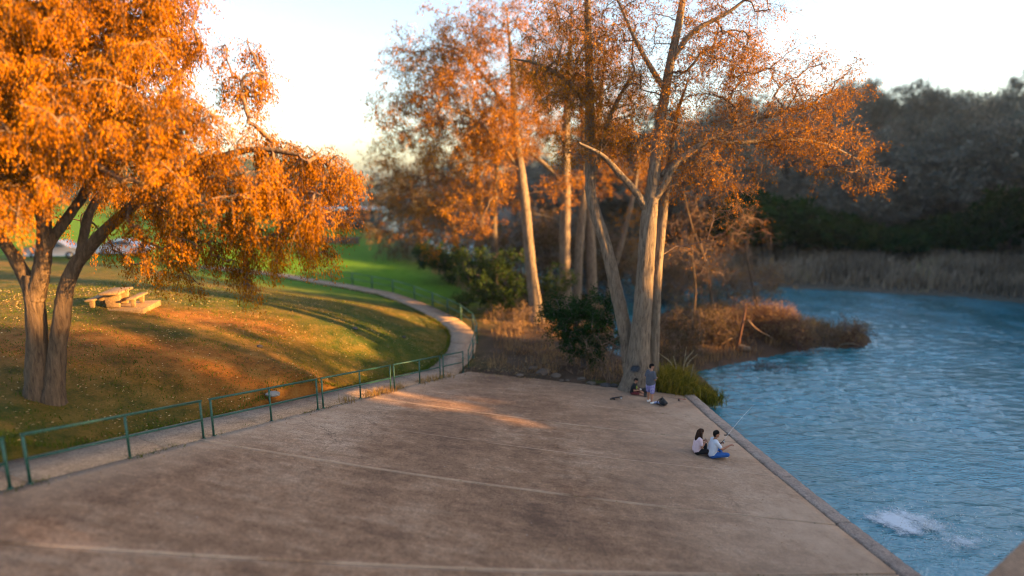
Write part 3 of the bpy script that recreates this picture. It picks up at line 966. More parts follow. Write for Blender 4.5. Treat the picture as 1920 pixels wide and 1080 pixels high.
def tree(name, label, cat, group, base, stems, targets, leaf=None, leafmat=None, bark=None, twigmat=None,
         k1=5, L1=0.9, d1=0.2, k2=0, L2=.4, d2=.3, kl=8, ll=(.1, .2), lw=(.04, .08), droop=.6, jit=.05, lump=.06, tone_lo=0.0, tone_hi=1.0, wob=.12, s=12, tr=.008, branch_min=None):
    base = np.asarray(base, float)
    o = empty(name, base, label, cat, group)
    v, qd = stem_mesh(stems, s, lump)
    link("trunk", mesh_np("trunk", v - base, [qd], True, None, [bark]), o)
    P, R = skeleton(stems, targets, wob)
    v, qd = tube_arrays(P, R, 4)
    T1, R1 = twigs(P, k1, L1, d1, 4 if k2 == 0 else 3, tr)
    v1, q1 = tube_arrays(T1, R1, 3)
    parts, off = [v], len(v)
    qs = [qd, q1 + off]
    parts.append(v1); off += len(v1)
    last = T1
    if k2:
        T2, R2 = twigs(T1, k2, L2, d2, 3, tr * .6)
        v2, q2 = tube_arrays(T2, R2, 3)
        qs.append(q2 + off)
        parts.append(v2); off += len(v2)
        last = T2
    br = link("branches", mesh_np("branches", np.vstack(parts) - base, [np.vstack(qs)], True, None, [twigmat or bark]), o)
    br["kind"] = "stuff"
    if kl:
        C, D, idx = on_twigs(last, kl, jit)
        N = len(C)
        clump = rng.uniform(0, 1, len(targets))
        rep = max(1, len(last) // len(targets))
        tone = np.clip(np.repeat(clump, rep)[idx % (len(targets) * rep)] * .5 + rng.uniform(0, .5, N), 0, 1) * (tone_hi - tone_lo) + tone_lo
        v, qd, tn = leaf_quads(C, D * .5 + unit(rng.standard_normal((N, 3))) * .7, rng.uniform(*ll, N), rng.uniform(*lw, N), tone, droop)
        f = link("foliage", mesh_np("foliage", v - base, [qd], False, {"tone": tn}, [leafmat]), o)
        f["kind"] = "stuff"
    return o
def pxs(pts, Y, dy=None):
    """photo pixels -> points at depth Y (optional change of depth along the stem)"""
    n = len(pts)
    d = dy if dy is not None else [0] * n
    return [PY(p[0], p[1], Y + q_) for p, q_ in zip(pts, d)]

# ------------------------------------------------------------------ the orange tree by the railing
bt = hit(88, 748, ground_z)
YT = bt[1]
lt = [
    (pxs([(76, 762), (74, 730), (70, 660), (66, 590), (62, 545), (60, 515)], YT), [.44, .32, .24, .22, .21, .18]),
    (pxs([(100, 764), (101, 730), (108, 650), (114, 600), (122, 550), (140, 500), (166, 468)], YT, [0, 0, .1, .1, .2, .3, .4]), [.36, .26, .205, .20, .19, .17, .15]),
    (pxs([(64, 560), (48, 520), (24, 478), (-6, 438), (-60, 380), (-130, 330)], YT, [0, 0, -.1, -.3, -.6, -1]), [.2, .16, .14, .13, .11, .06]),
    (pxs([(66, 560), (78, 510), (83, 460), (80, 400), (74, 320), (84, 210), (100, 60), (110, -90)], YT, [0, 0, .1, .2, .3, .4, .6, .8]), [.22, .19, .17, .16, .15, .13, .1, .05]),
    (pxs([(84, 470), (104, 440), (132, 400), (158, 362), (184, 300), (215, 220), (250, 120), (270, 30)], YT, [.1, .2, .5, .8, 1.2, 1.4, 1.7, 2]), [.13, .12, .115, .11, .1, .09, .07, .04]),
    (pxs([(160, 474), (196, 432), (250, 385), (320, 335), (400, 300), (480, 280), (560, 290)], YT, [.4, .4, .3, 0, -.2, -.3, -.4]), [.16, .14, .13, .11, .09, .07, .04]),
    (pxs([(150, 486), (158, 440), (172, 390), (215, 330), (280, 240), (330, 150), (380, 80)], YT, [.4, .6, 1, 1.5, 1.9, 2.2, 2.4]), [.12, .11, .10, .09, .08, .06, .04]),
]
spec = [(60, 130, 150, 120), (20, 250, 110, 110, -1.5), (30, 360, 70, 60, -2.2, .6), (170, 120, 130, 130), (220, 250, 130, 90, -1), (290, 120, 70, 110), (150, 0, 170, 110), (300, 30, 50, 50),
        (440, 105, 34, 48, .5, 2), (478, 165, 38, 45, .4, 2), (510, 235, 40, 35, .2, 1.6), (430, 190, 50, 40, .3, 1.4), (380, 260, 90, 75, -.8), (470, 300, 90, 60, -.5, 1.5), (580, 320, 75, 55, 0, 1.6), (655, 345, 38, 55, 0, 2.2), (610, 395, 60, 60, 0, 1.6), (540, 300, 70, 40, .3, 1.4), (560, 440, 60, 50, -.2, 1.2),
        (400, 360, 110, 60, -1.0), (510, 390, 80, 65, -.4, 1.5), (330, 430, 70, 60, .3, 1.3), (420, 455, 75, 60, .2, 1.5), (470, 500, 34, 48, 0, 1.8), (540, 455, 55, 60, .2, 1.5), (595, 465, 26, 45, .3, 1.6), (380, 500, 30, 45, .6, 1.4), (300, 400, 70, 50, .1, 1.2),
        (250, 420, 60, 55, 2.2, .5), (180, 340, 80, 50, 3, .35), (270, 330, 80, 50, 2.6, .5), (330, 480, 24, 42, 1.2, .6), (60, 300, 80, 70, 3, .4), (280, 490, 26, 30, 1.8, .6), (130, 420, 50, 40, 4, .2),
        (-120, 180, 150, 170, 0, .6), (-130, 370, 90, 70, -1, .5), (80, -150, 250, 120, 0, .35), (230, -90, 120, 80, 0, .5)]
tg = blobs(spec, YT, 13, 0.95); print("ORANGE", len(tg))
tree("orange_tree", "big twin-trunked tree with dense drooping orange foliage on the lawn by the railing", "tree", None, bt, lt, tg,
     None, M_ORANGE, M_BARK2, M_TWIG, k1=7, L1=.75, d1=.8, kl=46, ll=(.04, .105), lw=(.015, .036), droop=1.3, jit=.07, wob=.1)

# ------------------------------------------------------------------ cypresses at the apron corner and along the bank
B1 = hit(1196, 728, APZ); Y1 = B1[1]
st1 = [
    (pxs([(1192, 744), (1194, 722), (1197, 695), (1200, 650), (1204, 580), (1211, 490), (1217, 410), (1222, 370)], Y1), [1.05, .78, .58, .47, .40, .36, .34, .30]),
    (pxs([(1221, 374), (1229, 300), (1240, 220), (1257, 120), (1273, 40), (1288, -60), (1300, -190)], Y1, [0, 0, .2, .4, .6, .8, 1]), [.29, .24, .21, .18, .15, .11, .04]),
    (pxs([(1222, 376), (1244, 346), (1266, 308), (1310, 274), (1372, 240), (1440, 214), (1520, 200)], Y1, [0, -.1, -.2, -.2, 0, .2, .4]), [.24, .19, .16, .13, .11, .08, .04]),
    (pxs([(1215, 396), (1190, 358), (1162, 326), (1130, 292), (1085, 268)], Y1, [0, -.2, -.4, -.6, -.9]), [.18, .15, .13, .10, .05]),
    (pxs([(1240, 330), (1300, 270), (1380, 268), (1460, 262), (1540, 268), (1610, 300)], Y1, [0, .5, .8, 1, 1.2, 1.4]), [.13, .11, .09, .08, .06, .03]),
    (pxs([(1258, 115), (1300, 60), (1370, 20), (1430, -30)], Y1, [.4, .2, 0, -.2]), [.12, .1, .07, .03]),
    (pxs([(1248, 170), (1210, 110), (1180, 50), (1150, -20)], Y1, [.3, .3, .2, .2]), [.12, .1, .07, .03]),
]
spec1 = [(1250, 250, 60, 60), (1330, 120, 100, 60), (1400, 90, 90, 45, 0, .7), (1440, 170, 110, 45, 0, .8), (1520, 160, 90, 40, 0, .6), (1590, 165, 36, 34, 0, .6), (1560, 200, 60, 30, .5, .6), (1420, 240, 90, 40), (1520, 262, 90, 34), (1590, 300, 60, 28), (1640, 330, 26, 20),
         (1330, 300, 60, 50), (1270, 330, 50, 40), (1200, 200, 70, 60, 0, .7), (1160, 270, 60, 40), (1180, 90, 60, 60, 0, .6), (1290, 20, 90, 60, 0, .6), (1400, 10, 80, 40, 0, .5), (1300, -120, 140, 80, 0, .3), (1480, 320, 70, 28, .5, .5), (1360, 350, 60, 40, .3, .5)]
big_cypress = tree("bald_cypress", "tallest cypress with flared pale trunk and forked crown at the apron corner", "tree", "cypresses along the river bank", B1, st1, blobs(spec1, Y1, 6.5, 1.0),
     None, M_RUST, M_BARK, M_TWIG, k1=8, L1=.85, d1=.06, k2=3, L2=.45, d2=.12, kl=5, ll=(.06, .16), lw=(.024, .05), droop=.3, jit=.06, lump=.045, s=18, tr=.009)
st1b = [(pxs([(1222, 738), (1224, 690), (1228, 610), (1232, 520), (1240, 430), (1247, 370), (1256, 300), (1268, 220), (1290, 150)], Y1, [.5, .5, .5, .6, .7, .8, 1, 1.2, 1.4]), [.34, .27, .24, .22, .19, .17, .13, .09, .04])]
tree("bald_cypress", "slim pale cypress trunk standing close against the right of the tallest one", "tree", "cypresses along the river bank", PY(1222, 735, Y1 + .5), st1b,
     blobs([(1300, 190, 60, 60), (1290, 330, 70, 40, 0, .7), (1340, 410, 60, 40, .5, .5), (1310, 470, 50, 40, .6, .4)], Y1 + 1, 3.2), None, M_RUST, M_BARK, M_TWIG, k1=8, L1=.8, d1=.06, k2=2, L2=.4, kl=3, ll=(.07, .16), lw=(.03, .055), droop=.3)
st2 = [(pxs([(1188, 722), (1180, 672), (1171, 610), (1154, 535), (1136, 462), (1114, 392), (1106, 350)], Y1, [.2, .5, .8, 1.1, 1.3, 1.5, 1.6]), [.42, .35, .31, .28, .26, .25, .24]),
       (pxs([(1107, 354), (1105, 260), (1106, 160), (1103, 60), (1100, -40), (1098, -170)], Y1, [1.6, 1.7, 1.8, 1.9, 2, 2.1]), [.24, .22, .19, .16, .13, .05]),
       (pxs([(1110, 340), (1128, 270), (1150, 205), (1190, 130)], Y1, [1.6, 1.5, 1.4, 1.2]), [.14, .12, .1, .04]),
       (pxs([(1104, 200), (1060, 150), (1010, 120), (960, 110)], Y1, [1.8, 1.6, 1.4, 1.2]), [.12, .1, .07, .03])]
spec2 = [(1110, 130, 90, 80), (1150, 230, 70, 55), (1050, 150, 70, 60), (1010, 100, 60, 50, 0, .8), (1090, 30, 110, 50, 0, .6), (1090, -90, 120, 70, 0, .3), (1080, 280, 60, 40, 0, .8), (1180, 150, 50, 50, 0, .6)]
tree("bald_cypress", "cypress leaning left from the tallest one's foot, then rising straight and dark", "tree", "cypresses along the river bank", PY(1188, 716, Y1 + .3), st2, blobs(spec2, Y1 + 1.5, 7.0),
     None, M_RUST, M_BARK, M_TWIG, k1=8, L1=.85, d1=.06, k2=3, L2=.45, kl=7, ll=(.06, .17), lw=(.024, .05), droop=.4, s=14)

def bank_cypress(label, foot, ztop, pts, rr, extra, specs, dens, dep=0, **kw):
    b = PZ(*foot)
    Y = b[1]
    st = [(pxs(pts, Y), rr)] + [(pxs(p, Y, d), r) for p, d, r in extra]
    return tree("bald_cypress", label, "tree", "cypresses along the river bank", b, st, blobs(specs, Y, dens), None, kw.pop("leafmat", M_RUST), M_BARK, M_TWIG, **{**dict(k1=7, L1=1.1, d1=.08, k2=2, L2=.55, kl=12, ll=(.09, .21), lw=(.036, .075), droop=.5, jit=.1, tr=.012), **kw})
bank_cypress("cypress with a bare grey trunk leaning left, nearest the railing bend", (1006, 604, .5), 0, [(1007, 612), (1005, 580), (999, 530), (992, 460), (984, 380), (975, 310), (966, 230), (960, 130), (950, 20)], [.6, .46, .38, .34, .31, .28, .22, .15, .05],
             [([(976, 320), (930, 260), (880, 220), (830, 200)], [0, -.3, -.6, -1], [.14, .11, .08, .03]), ([(968, 240), (920, 160), (870, 100), (820, 80)], [0, .3, .6, .9], [.12, .1, .07, .03])],
             [(900, 120, 110, 60), (880, 190, 110, 55), (800, 140, 70, 55), (745, 170, 55, 50, 0, .8), (720, 215, 40, 36, 0, .6), (850, 60, 80, 45, 0, .8), (790, 80, 50, 40, 0, .7), (960, 240, 70, 60), (880, 270, 90, 45), (960, 40, 90, 50, 0, .8), (790, 230, 70, 40, 0, .8), (920, 330, 70, 30, 0, .7), (960, 180, 60, 50), (900, 400, 90, 40, .5, .5), (1030, 380, 50, 40, .5, .4)], 2.6)
bank_cypress("cypress forking left halfway up, second trunk from the railing bend", (1061, 582, .45), 0, [(1060, 596), (1060, 540), (1059, 460), (1061, 380), (1060, 320), (1062, 230), (1068, 120), (1072, 10)], [.5, .44, .40, .36, .32, .26, .18, .06],
             [([(1059, 345), (1036, 322), (1014, 302), (985, 280), (950, 262)], [0, 0, -.1, -.2, -.4], [.2, .16, .14, .1, .04])],
             [(1040, 210, 70, 60), (1010, 260, 60, 40), (1060, 120, 80, 60, 0, .8), (1000, 170, 50, 50), (960, 290, 50, 32, 0, .7), (1080, 40, 70, 50, 0, .6), (1050, 330, 60, 30, 0, .5)], 2.6)
bank_cypress("orange-lit cypress trunk between the forked one and the dark straight one", (1084, 574, .4), 0, [(1078, 590), (1082, 540), (1086, 470), (1092, 400), (1096, 320), (1092, 230), (1086, 140)], [.42, .36, .32, .30, .26, .18, .06], [],
             [(1100, 260, 60, 50), (1070, 180, 60, 50, 0, .8), (1120, 340, 50, 30, 0, .6)], 1.7)
bank_cypress("dark straight cypress trunk rising behind the leaning one", (1110, 572, .4), 0, [(1110, 590), (1109, 530), (1107, 450), (1104, 380), (1112, 290), (1125, 200), (1135, 90)], [.46, .42, .38, .34, .28, .2, .06], [([(1106, 440), (1075, 500), (1050, 420), (1000, 400)], [0, -.3, -.5, -.7], [.1, .07, .05, .03])],
             [(1150, 180, 70, 60, 0, .8), (1120, 260, 60, 50), (1160, 310, 60, 36, 0, .7)], 1.7)
bank_cypress("thin cypress slanting right behind the leaning trunk", (1128, 566, .4), 0, [(1134, 590), (1146, 520), (1162, 470), (1180, 400), (1192, 340), (1200, 260)], [.26, .22, .2, .17, .13, .05], [],
             [(1200, 320, 50, 36), (1190, 420, 50, 36, 0, .6)], 1.6)
bank_cypress("smaller rusty cypress behind the dark bushes", (932, 556, .6), 0, [(932, 566), (930, 500), (926, 430), (928, 370), (932, 300), (925, 210)], [.4, .3, .26, .22, .17, .05], [],
             [(920, 280, 80, 50), (860, 320, 80, 42, 0, .8), (940, 370, 70, 36, 0, .7), (860, 390, 70, 36, 0, .6), (900, 440, 60, 34, 0, .5)], 1.4, tone_hi=.75)
bank_cypress("slender rusty cypress above the black-green bushes by the lawn", (895, 548, .7), 0, [(897, 560), (900, 490), (903, 420), (896, 340), (888, 260), (872, 170)], [.4, .3, .25, .22, .15, .05], [],
             [(850, 240, 100, 60), (780, 290, 80, 50, 0, .8), (820, 360, 90, 45, 0, .7), (880, 340, 70, 40), (770, 360, 60, 45, 0, .7), (740, 280, 50, 45, 0, .6), (790, 420, 60, 40, 0, .9), (720, 380, 40, 60, 0, .8), (850, 440, 80, 40, 0, .8), (720, 300, 40, 40, 0, .7)], 1.2, tone_hi=.62)
# dull grey-brown drooping trees at the edge of the bright grass
def drooper(label, foot, spec, dens, lm):
    b = hit(foot[0], foot[1], ground_z)
    Y = b[1]
    c = PY(spec[0][0], spec[0][1], Y)
    st = [([b - (0, 0, .3), b * .6 + c * .4, c, c + (0.3, 0, 2.0)], [.34, .26, .18, .05])]
    return tree("bare_tree", label, "tree", None, b, st, blobs(spec, Y, dens), None, lm, M_BARK2, M_DTWIG, k1=9, L1=1.7, d1=.42, kl=7, ll=(.2, .45), lw=(.07, .14), droop=.9, jit=.14, tr=.02)
drooper("dull grey-brown drooping tree at the edge of the bright far grass", (790, 488), [(770, 350, 80, 60), (740, 400, 60, 70), (800, 420, 70, 60), (720, 330, 36, 40), (750, 450, 50, 34)], .55, M_OLIVE)
drooper("taller dull tree rising behind the drooping grey-brown one", (860, 482), [(830, 330, 70, 60), (860, 400, 70, 70), (800, 300, 50, 40), (900, 420, 60, 60)], .45, M_OLIVE)
# wispy trees on the spit and behind the big cypress
for lab, foot, pts, rr, sp in [
    ("wispy leafless tree on the spit just right of the tallest cypress", (1340, 612, .3), [(1340, 622), (1334, 560), (1318, 480), (1296, 420), (1282, 360)], [.12, .1, .085, .06, .03], [(1310, 430, 60, 60), (1350, 490, 60, 45), (1290, 500, 45, 40), (1390, 430, 50, 40, 0, .7)]),
    ("thin bare tree with two stems behind the pampas plumes", (1300, 628, .3), [(1300, 640), (1301, 590), (1304, 540), (1298, 480), (1300, 440)], [.08, .07, .06, .045, .02], [(1290, 470, 45, 40), (1320, 520, 40, 30)]),
    ("bare brown tree leaning over the middle of the spit", (1420, 604, .3), [(1420, 612), (1418, 570), (1408, 520), (1400, 470), (1412, 420)], [.1, .085, .07, .05, .02], [(1400, 460, 50, 50), (1440, 510, 40, 30), (1370, 400, 50, 40, 0, .6)])]:
    b = PZ(*foot)
    tree("bare_tree", lab, "tree", "wispy trees on the spit", b, [(pxs(pts, b[1]), rr)], blobs(sp, b[1], 2.2), None, M_RUST, M_BARK2, M_TWIG, k1=10, L1=.9, d1=.12, k2=2, L2=.45, kl=1, ll=(.06, .14), lw=(.025, .05), droop=.3, tr=.008, tone_hi=.7)

# ------------------------------------------------------------------ shrubs
def shrub(label, foot, specs, dens, leafmat, twigmat, group=None, kl=12, ll=(.05, .11), lw=(.03, .06), k1=5, L1=.4, d1=.05, z=None, droop=.1, nst=5, tr=.006, k2=0, cat="shrub", name="shrub", jit=.08):
    b = PZ(foot[0], foot[1], z) if z is not None else hit(foot[0], foot[1], ground_z)
    T = blobs(specs, b[1], dens)
    T = T[T[:, 2] > ground_z(T[:, 0], T[:, 1]) + .05]
    c = T.mean(0)
    st = []
    for k in range(nst):
        e = b + (T[rng.integers(len(T))] - b) * .45
        f = b + rng.standard_normal(3) * (.15, .15, 0)
        st.append(([f - (0, 0, .1), (f + e) / 2 + rng.standard_normal(3) * .06, e], [.035, .028, .016]))
    return tree(name, label, cat, group, b, st, T, None, leafmat, twigmat, twigmat, k1=k1, L1=L1, d1=d1, k2=k2, L2=L1 * .5, kl=kl, ll=ll, lw=lw, droop=droop, jit=jit, s=6, lump=.02, tr=tr)
shrub("large glossy dark green shrub on the bank left of the tallest cypress", (1090, 690), [(1090, 610, 60, 45), (1060, 580, 45, 30), (1120, 575, 40, 32), (1095, 650, 50, 36), (1140, 620, 30, 30), (1035, 600, 25, 30)], 26, M_DGREEN, M_DTWIG, kl=22, ll=(.07, .15), lw=(.04, .08))
shrub("black-green bush at the right edge of the bright far grass", (845, 528), [(830, 490, 40, 32), (800, 475, 30, 28), (870, 500, 40, 40)], 5, M_DGREEN, M_DTWIG, kl=26, ll=(.12, .28), lw=(.07, .14), L1=.7)
shrub("big dark green thicket under the rusty cypresses beyond the path bend", (915, 590), [(890, 510, 50, 50), (930, 530, 50, 50), (960, 510, 40, 50), (880, 550, 40, 30), (950, 560, 40, 30)], 7, M_MGREEN, M_DTWIG, kl=22, ll=(.1, .22), lw=(.05, .11), L1=.7)
shrub("green shrub between the trunks of the bank cypresses", (1030, 590), [(1035, 540, 30, 40), (1050, 520, 30, 30)], 7, M_MGREEN, M_DTWIG, kl=18, ll=(.1, .2), lw=(.05, .1), L1=.6)
brs = [("reddish leafless thicket below the grey leaning cypress", (975, 625), [(960, 590, 40, 24), (985, 600, 30, 22)], M_RUSTBR),
       ("brown twiggy thicket on the slope right of the railing bend", (1010, 665), [(1000, 635, 40, 24), (1040, 660, 36, 22)], M_RUSTBR),
       ("dull brown brush at the foot of the dark green shrub", (1080, 700), [(1075, 680, 40, 22), (1110, 695, 30, 20)], M_OLIVE),
       ("pale bare bush with a thin white stem left of the tallest trunk", (1148, 718), [(1135, 670, 28, 40), (1150, 640, 24, 30), (1118, 640, 26, 30)], M_OLIVE)]
for lab, ft, sp, lm in [("tall brown thicket filling the gap behind the bank cypress trunks", (1060, 560), [(1050, 470, 60, 60), (1130, 480, 60, 60), (1100, 520, 70, 40)], M_OLIVE),
                        ("rusty brown thicket right behind the tallest cypress", (1200, 560), [(1190, 490, 50, 60), (1240, 520, 60, 50), (1290, 500, 60, 50)], M_RUSTBR),
                        ("dull thicket behind the dark green shrub", (1000, 560), [(980, 500, 50, 50), (1010, 440, 50, 50), (950, 460, 50, 40)], M_OLIVE),
                        ("orange-brown brush along the far side of the spit", (1340, 570), [(1350, 530, 60, 36), (1420, 530, 50, 34)], M_RUSTBR)]:
    shrub(lab, ft, sp, 4.5, lm, M_TWIG, "tall thickets behind the cypresses", kl=9, ll=(.1, .26), lw=(.03, .08), k1=9, L1=1.1, k2=1, z=.2, tr=.014)
for lab, ft, sp, lm in brs:
    shrub(lab, ft, sp, 16, lm, M_TWIG, "brown brush on the bank", kl=4, ll=(.06, .14), lw=(.02, .05), k1=9, L1=.55, k2=1)
spit = [("rust-orange bush on the very tip of the spit", (1600, 645), [(1600, 622, 26, 20), (1580, 632, 18, 14), (1616, 634, 12, 12)], 34, M_RUSTBR, 9),
        ("dark green-grey bush beside the rust-orange tip bush", (1545, 648), [(1545, 632, 26, 13), (1520, 630, 18, 12)], 30, M_OLIVE, 9),
        ("orange-brown bush leaning over the front edge of the spit", (1500, 655), [(1500, 630, 28, 22), (1515, 645, 16, 12)], 30, M_RUSTBR, 9),
        ("broad reddish brush in the middle of the spit", (1450, 640), [(1450, 605, 40, 28), (1480, 610, 30, 22)], 34, M_RUSTBR, 8),
        ("reddish brush behind the leaning dead stem on the spit", (1400, 640), [(1395, 605, 40, 28), (1425, 590, 30, 18)], 34, M_RUSTBR, 8),
        ("dark brown brush on the spit above the grey log", (1350, 650), [(1350, 618, 40, 30), (1330, 600, 30, 24)], 34, M_OLIVE, 9),
        ("dark tangled brush on the spit next to the tallest cypress", (1290, 665), [(1285, 625, 38, 32), (1260, 605, 26, 26)], 34, M_OLIVE, 9),
        ("low dark brush at the spit's inner end behind the pampas", (1255, 680), [(1258, 650, 30, 24), (1300, 660, 26, 16)], 34, M_OLIVE, 9),
        ("olive green bush at the back of the spit under the wispy trees", (1300, 600), [(1290, 560, 40, 24), (1340, 555, 40, 24)], 9, M_MGREEN, 7),
        ("yellow-brown bush at the back of the spit", (1410, 590), [(1410, 560, 36, 26)], 9, M_REED, 8)]
for lab, ft, sp, dn, lm, kl in spit:
    shrub(lab, ft, sp, dn, lm, M_RTWIG if lm is M_RUSTBR else M_TWIG, "brush on the spit", kl=kl, ll=(.06, .16), lw=(.015, .04), k1=9, L1=.6, d1=-.14, z=.2, k2=1, droop=-.5, tr=.011)

# far wood across the water: a few tree shapes, copied
def proto(name, label, group, h, cr, leafmat, n, kl, ll, lw, evergreen=False):
    st = [([(0, 0, -.5), (.1, 0, h * .3), (-.1, .1, h * .6), (0, 0, h * .92)], [h * .022, h * .018, h * .012, .03])]
    u = unit(rng.standard_normal((n, 3))) * (rng.uniform(.1, 1, n) ** .4)[:, None]
    if evergreen:
        zz = rng.uniform(.08, 1, n)
        T = np.column_stack([u[:, 0] * cr * (1.05 - zz) ** .6, u[:, 1] * cr * (1.05 - zz) ** .6, zz * h])
    else:
        T = u * np.array([cr, cr, h * .36]) + np.array([0, 0, h * .62])
    return tree(name, label, "tree", group, (0, 0, 0), st, T, None, leafmat, M_DTWIG, M_DTWIG, k1=6, L1=h * .1, d1=-.1, kl=kl, ll=ll, lw=lw, droop=-.2 if not evergreen else .2, jit=.25, s=6, tr=.02, wob=.1)
def copy_thing(o, loc, rz, sc_, label=None):
    c = o.copy(); COL.objects.link(c)
    c.location, c.rotation_euler, c.scale = loc, (0, 0, rz), sc_
    if label: c["label"] = label
    for ch in o.children:
        d = ch.copy(); COL.objects.link(d); d.parent = c
    return c
GW, GE, GB = "bare grey trees on the wooded slope across the water", "dark evergreens at the foot of the far slope", "green bushes above the far reeds"
GL = "bare grey winter tree in the hazy wood across the water"
kinds = [(proto("bare_tree", GL, GW, 13, 4.6, M_GRAYW, 120, 12, (.3, .8), (.08, .2)), GW),
         (proto("bare_tree", GL, GW, 15, 5.2, M_GRAYW, 130, 11, (.3, .8), (.08, .2)), GW),
         (proto("evergreen_tree", "dark evergreen among the grey trees across the water", GE, 7.0, 3.4, M_DGREEN, 110, 16, (.3, .7), (.12, .28)), GE),
         (proto("evergreen_tree", "dark evergreen among the grey trees across the water", GE, 5.5, 3.4, M_DGREEN, 110, 16, (.3, .7), (.12, .28)), GE),
         (proto("green_bush", "uneven green bush along the back of the far reeds", GB, 2.8, 2.0, M_MGREEN, 80, 14, (.2, .5), (.1, .22)), GB)]
spots = []
for row, (Yr, step, kk) in enumerate([(64.5, 3.6, (4, 3, 4, 2, 3)), (70, 4.6, (2, 0, 3, 0, 1)), (76, 5.0, (0, 1, 0, 1)), (84, 5.4, (1, 0, 0, 1)), (95, 6.0, (1, 0, 1)), (108, 7.0, (1, 0, 1)), (125, 8, (1, 0, 1))]):
    x = -6.0 + row * 1.3
    xmax = 76 * Yr / 80
    while x < xmax:
        spots.append((x + rng.uniform(-1.4, 1.4), Yr + rng.uniform(-2.2, 2.2), kk[rng.integers(len(kk))]))
        x += step * rng.uniform(.75, 1.25)
first = [True] * len(kinds)
for x, y, k in spots:
    z = float(ground_z(x, y)[0]) - .1
    if sdist(right_bank, np.array([x]), np.array([y]))[0] < 9:
        continue
    o = kinds[k][0]
    s_ = rng.uniform(.8, 1.15)
    sx_, sy_, sz_ = s_ * rng.uniform(.9, 1.4), s_ * rng.uniform(.9, 1.4), s_ * rng.uniform(.65, 1.25)
    if first[k]:
        first[k] = False
        o.location, o.rotation_euler, o.scale = (x, y, z), (0, 0, rng.uniform(0, 6)), (sx_, sy_, sz_)
    else:
        copy_thing(o, (x, y, z), rng.uniform(0, 6.28), (sx_, sy_, sz_))

def cloud_wood(name, label, pts, hh, leafmat, n_per, ll, lw):
    C, tn = [], []
    for (x, y), h in zip(pts, hh):
        z = float(ground_z(x, y)[0])
        u = unit(rng.standard_normal((n_per, 3))) * (rng.uniform(0, 1, n_per) ** .4)[:, None]
        c = np.array([x, y, z + h * .52]) + u * np.array([h * .36, h * .36, h * .52])
        C.append(c); tn.append(np.clip(rng.uniform(0, .5) + rng.uniform(0, .5, n_per), 0, 1))
    C, tn = np.vstack(C), np.concatenate(tn)
    v, qd, t4 = leaf_quads(C, unit(rng.standard_normal(C.shape)), rng.uniform(*ll, len(C)), rng.uniform(*lw, len(C)), tn, 0)
    return props(link(name, mesh_np(name, v, [qd], False, {"tone": t4}, [leafmat])), label, None, None, "stuff")
pts = [(rng.uniform(20, 260), rng.uniform(140, 240)) for _ in range(150)]
cloud_wood("ridge_wood", "bluish wood covering the distant ridge", pts, rng.uniform(8, 15, 150), M_HAZEW, 130, (.8, 2.0), (.4, 1.0))
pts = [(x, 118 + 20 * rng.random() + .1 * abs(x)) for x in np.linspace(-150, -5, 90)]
cloud_wood("far_treeline", "blue-grey line of trees closing the far end of the park", pts, rng.uniform(8, 15, 90), M_HAZEW, 150, (.6, 1.5), (.3, .8))
# the same wood goes on down the right bank beside the dam; its crowns shade the apron at this low sun
pts, hh = [], []
def wood_h(y):
    return float(np.interp(y, [-40, 0, 5, 12, 42, 64], [24, 23.6, 22.6, 20.2, 18.6, 16])) + .8 * math.sin(y * 1.3) + .5 * math.sin(y * .41 + 1)
gaps = [(4.0, .9, 19.6), (7.6, 1.35, 16.1), (9.6, .6, 18.2), (1.3, .5, 20.6), (-3.2, .6, 21.4), (12.6, .7, 17.6)]
for y in np.arange(-40, 64, .8):
    for xx in (55.5, 59):
        h = wood_h(y) * rng.uniform(.96, 1.05)
        yy = y + rng.uniform(-.3, .3)
        g0 = yy + .231 * (xx - 55.5)
        if 10.5 < g0 < 16.5:
            h = 17.4 * rng.uniform(.95, 1.05)
        if 27 <= g0 < 31:
            h = 15.5 * rng.uniform(.95, 1.05)
        if 20.3 < g0 < 27:
            h = 10.6 * rng.uniform(.85, 1.15)
        for gc, gw, gh in gaps:
            if abs(g0 - gc) < gw and not (gw > 1 and rng.random() < .12):
                h = gh * rng.uniform(.95, 1.0)
        pts.append((xx + rng.uniform(-1, 1), yy)); hh.append(h)
C, tn = [], []
for (x, y), h in zip(pts, hh):
    z = float(ground_z(x, y)[0])
    n_ = 430
    u = np.column_stack([rng.uniform(-1.6, 1.6, n_), rng.normal(0, .55, n_), rng.uniform(0, 1, n_)])
    C.append(np.array([x, y, z]) + u * np.array([1, 1, h - z]))
    tn.append(rng.uniform(0, 1, n_))
C, tn = np.vstack(C), np.concatenate(tn)
v, qd, t4 = leaf_quads(C, unit(rng.standard_normal(C.shape)), rng.uniform(.7, 1.3, len(C)), rng.uniform(.4, .8, len(C)), tn, 0)
props(link("bank_wood", mesh_np("bank_wood", v, [qd], False, {"tone": t4}, [M_GRAYW])), "grey wood continuing down the right river bank", None, None, "stuff")

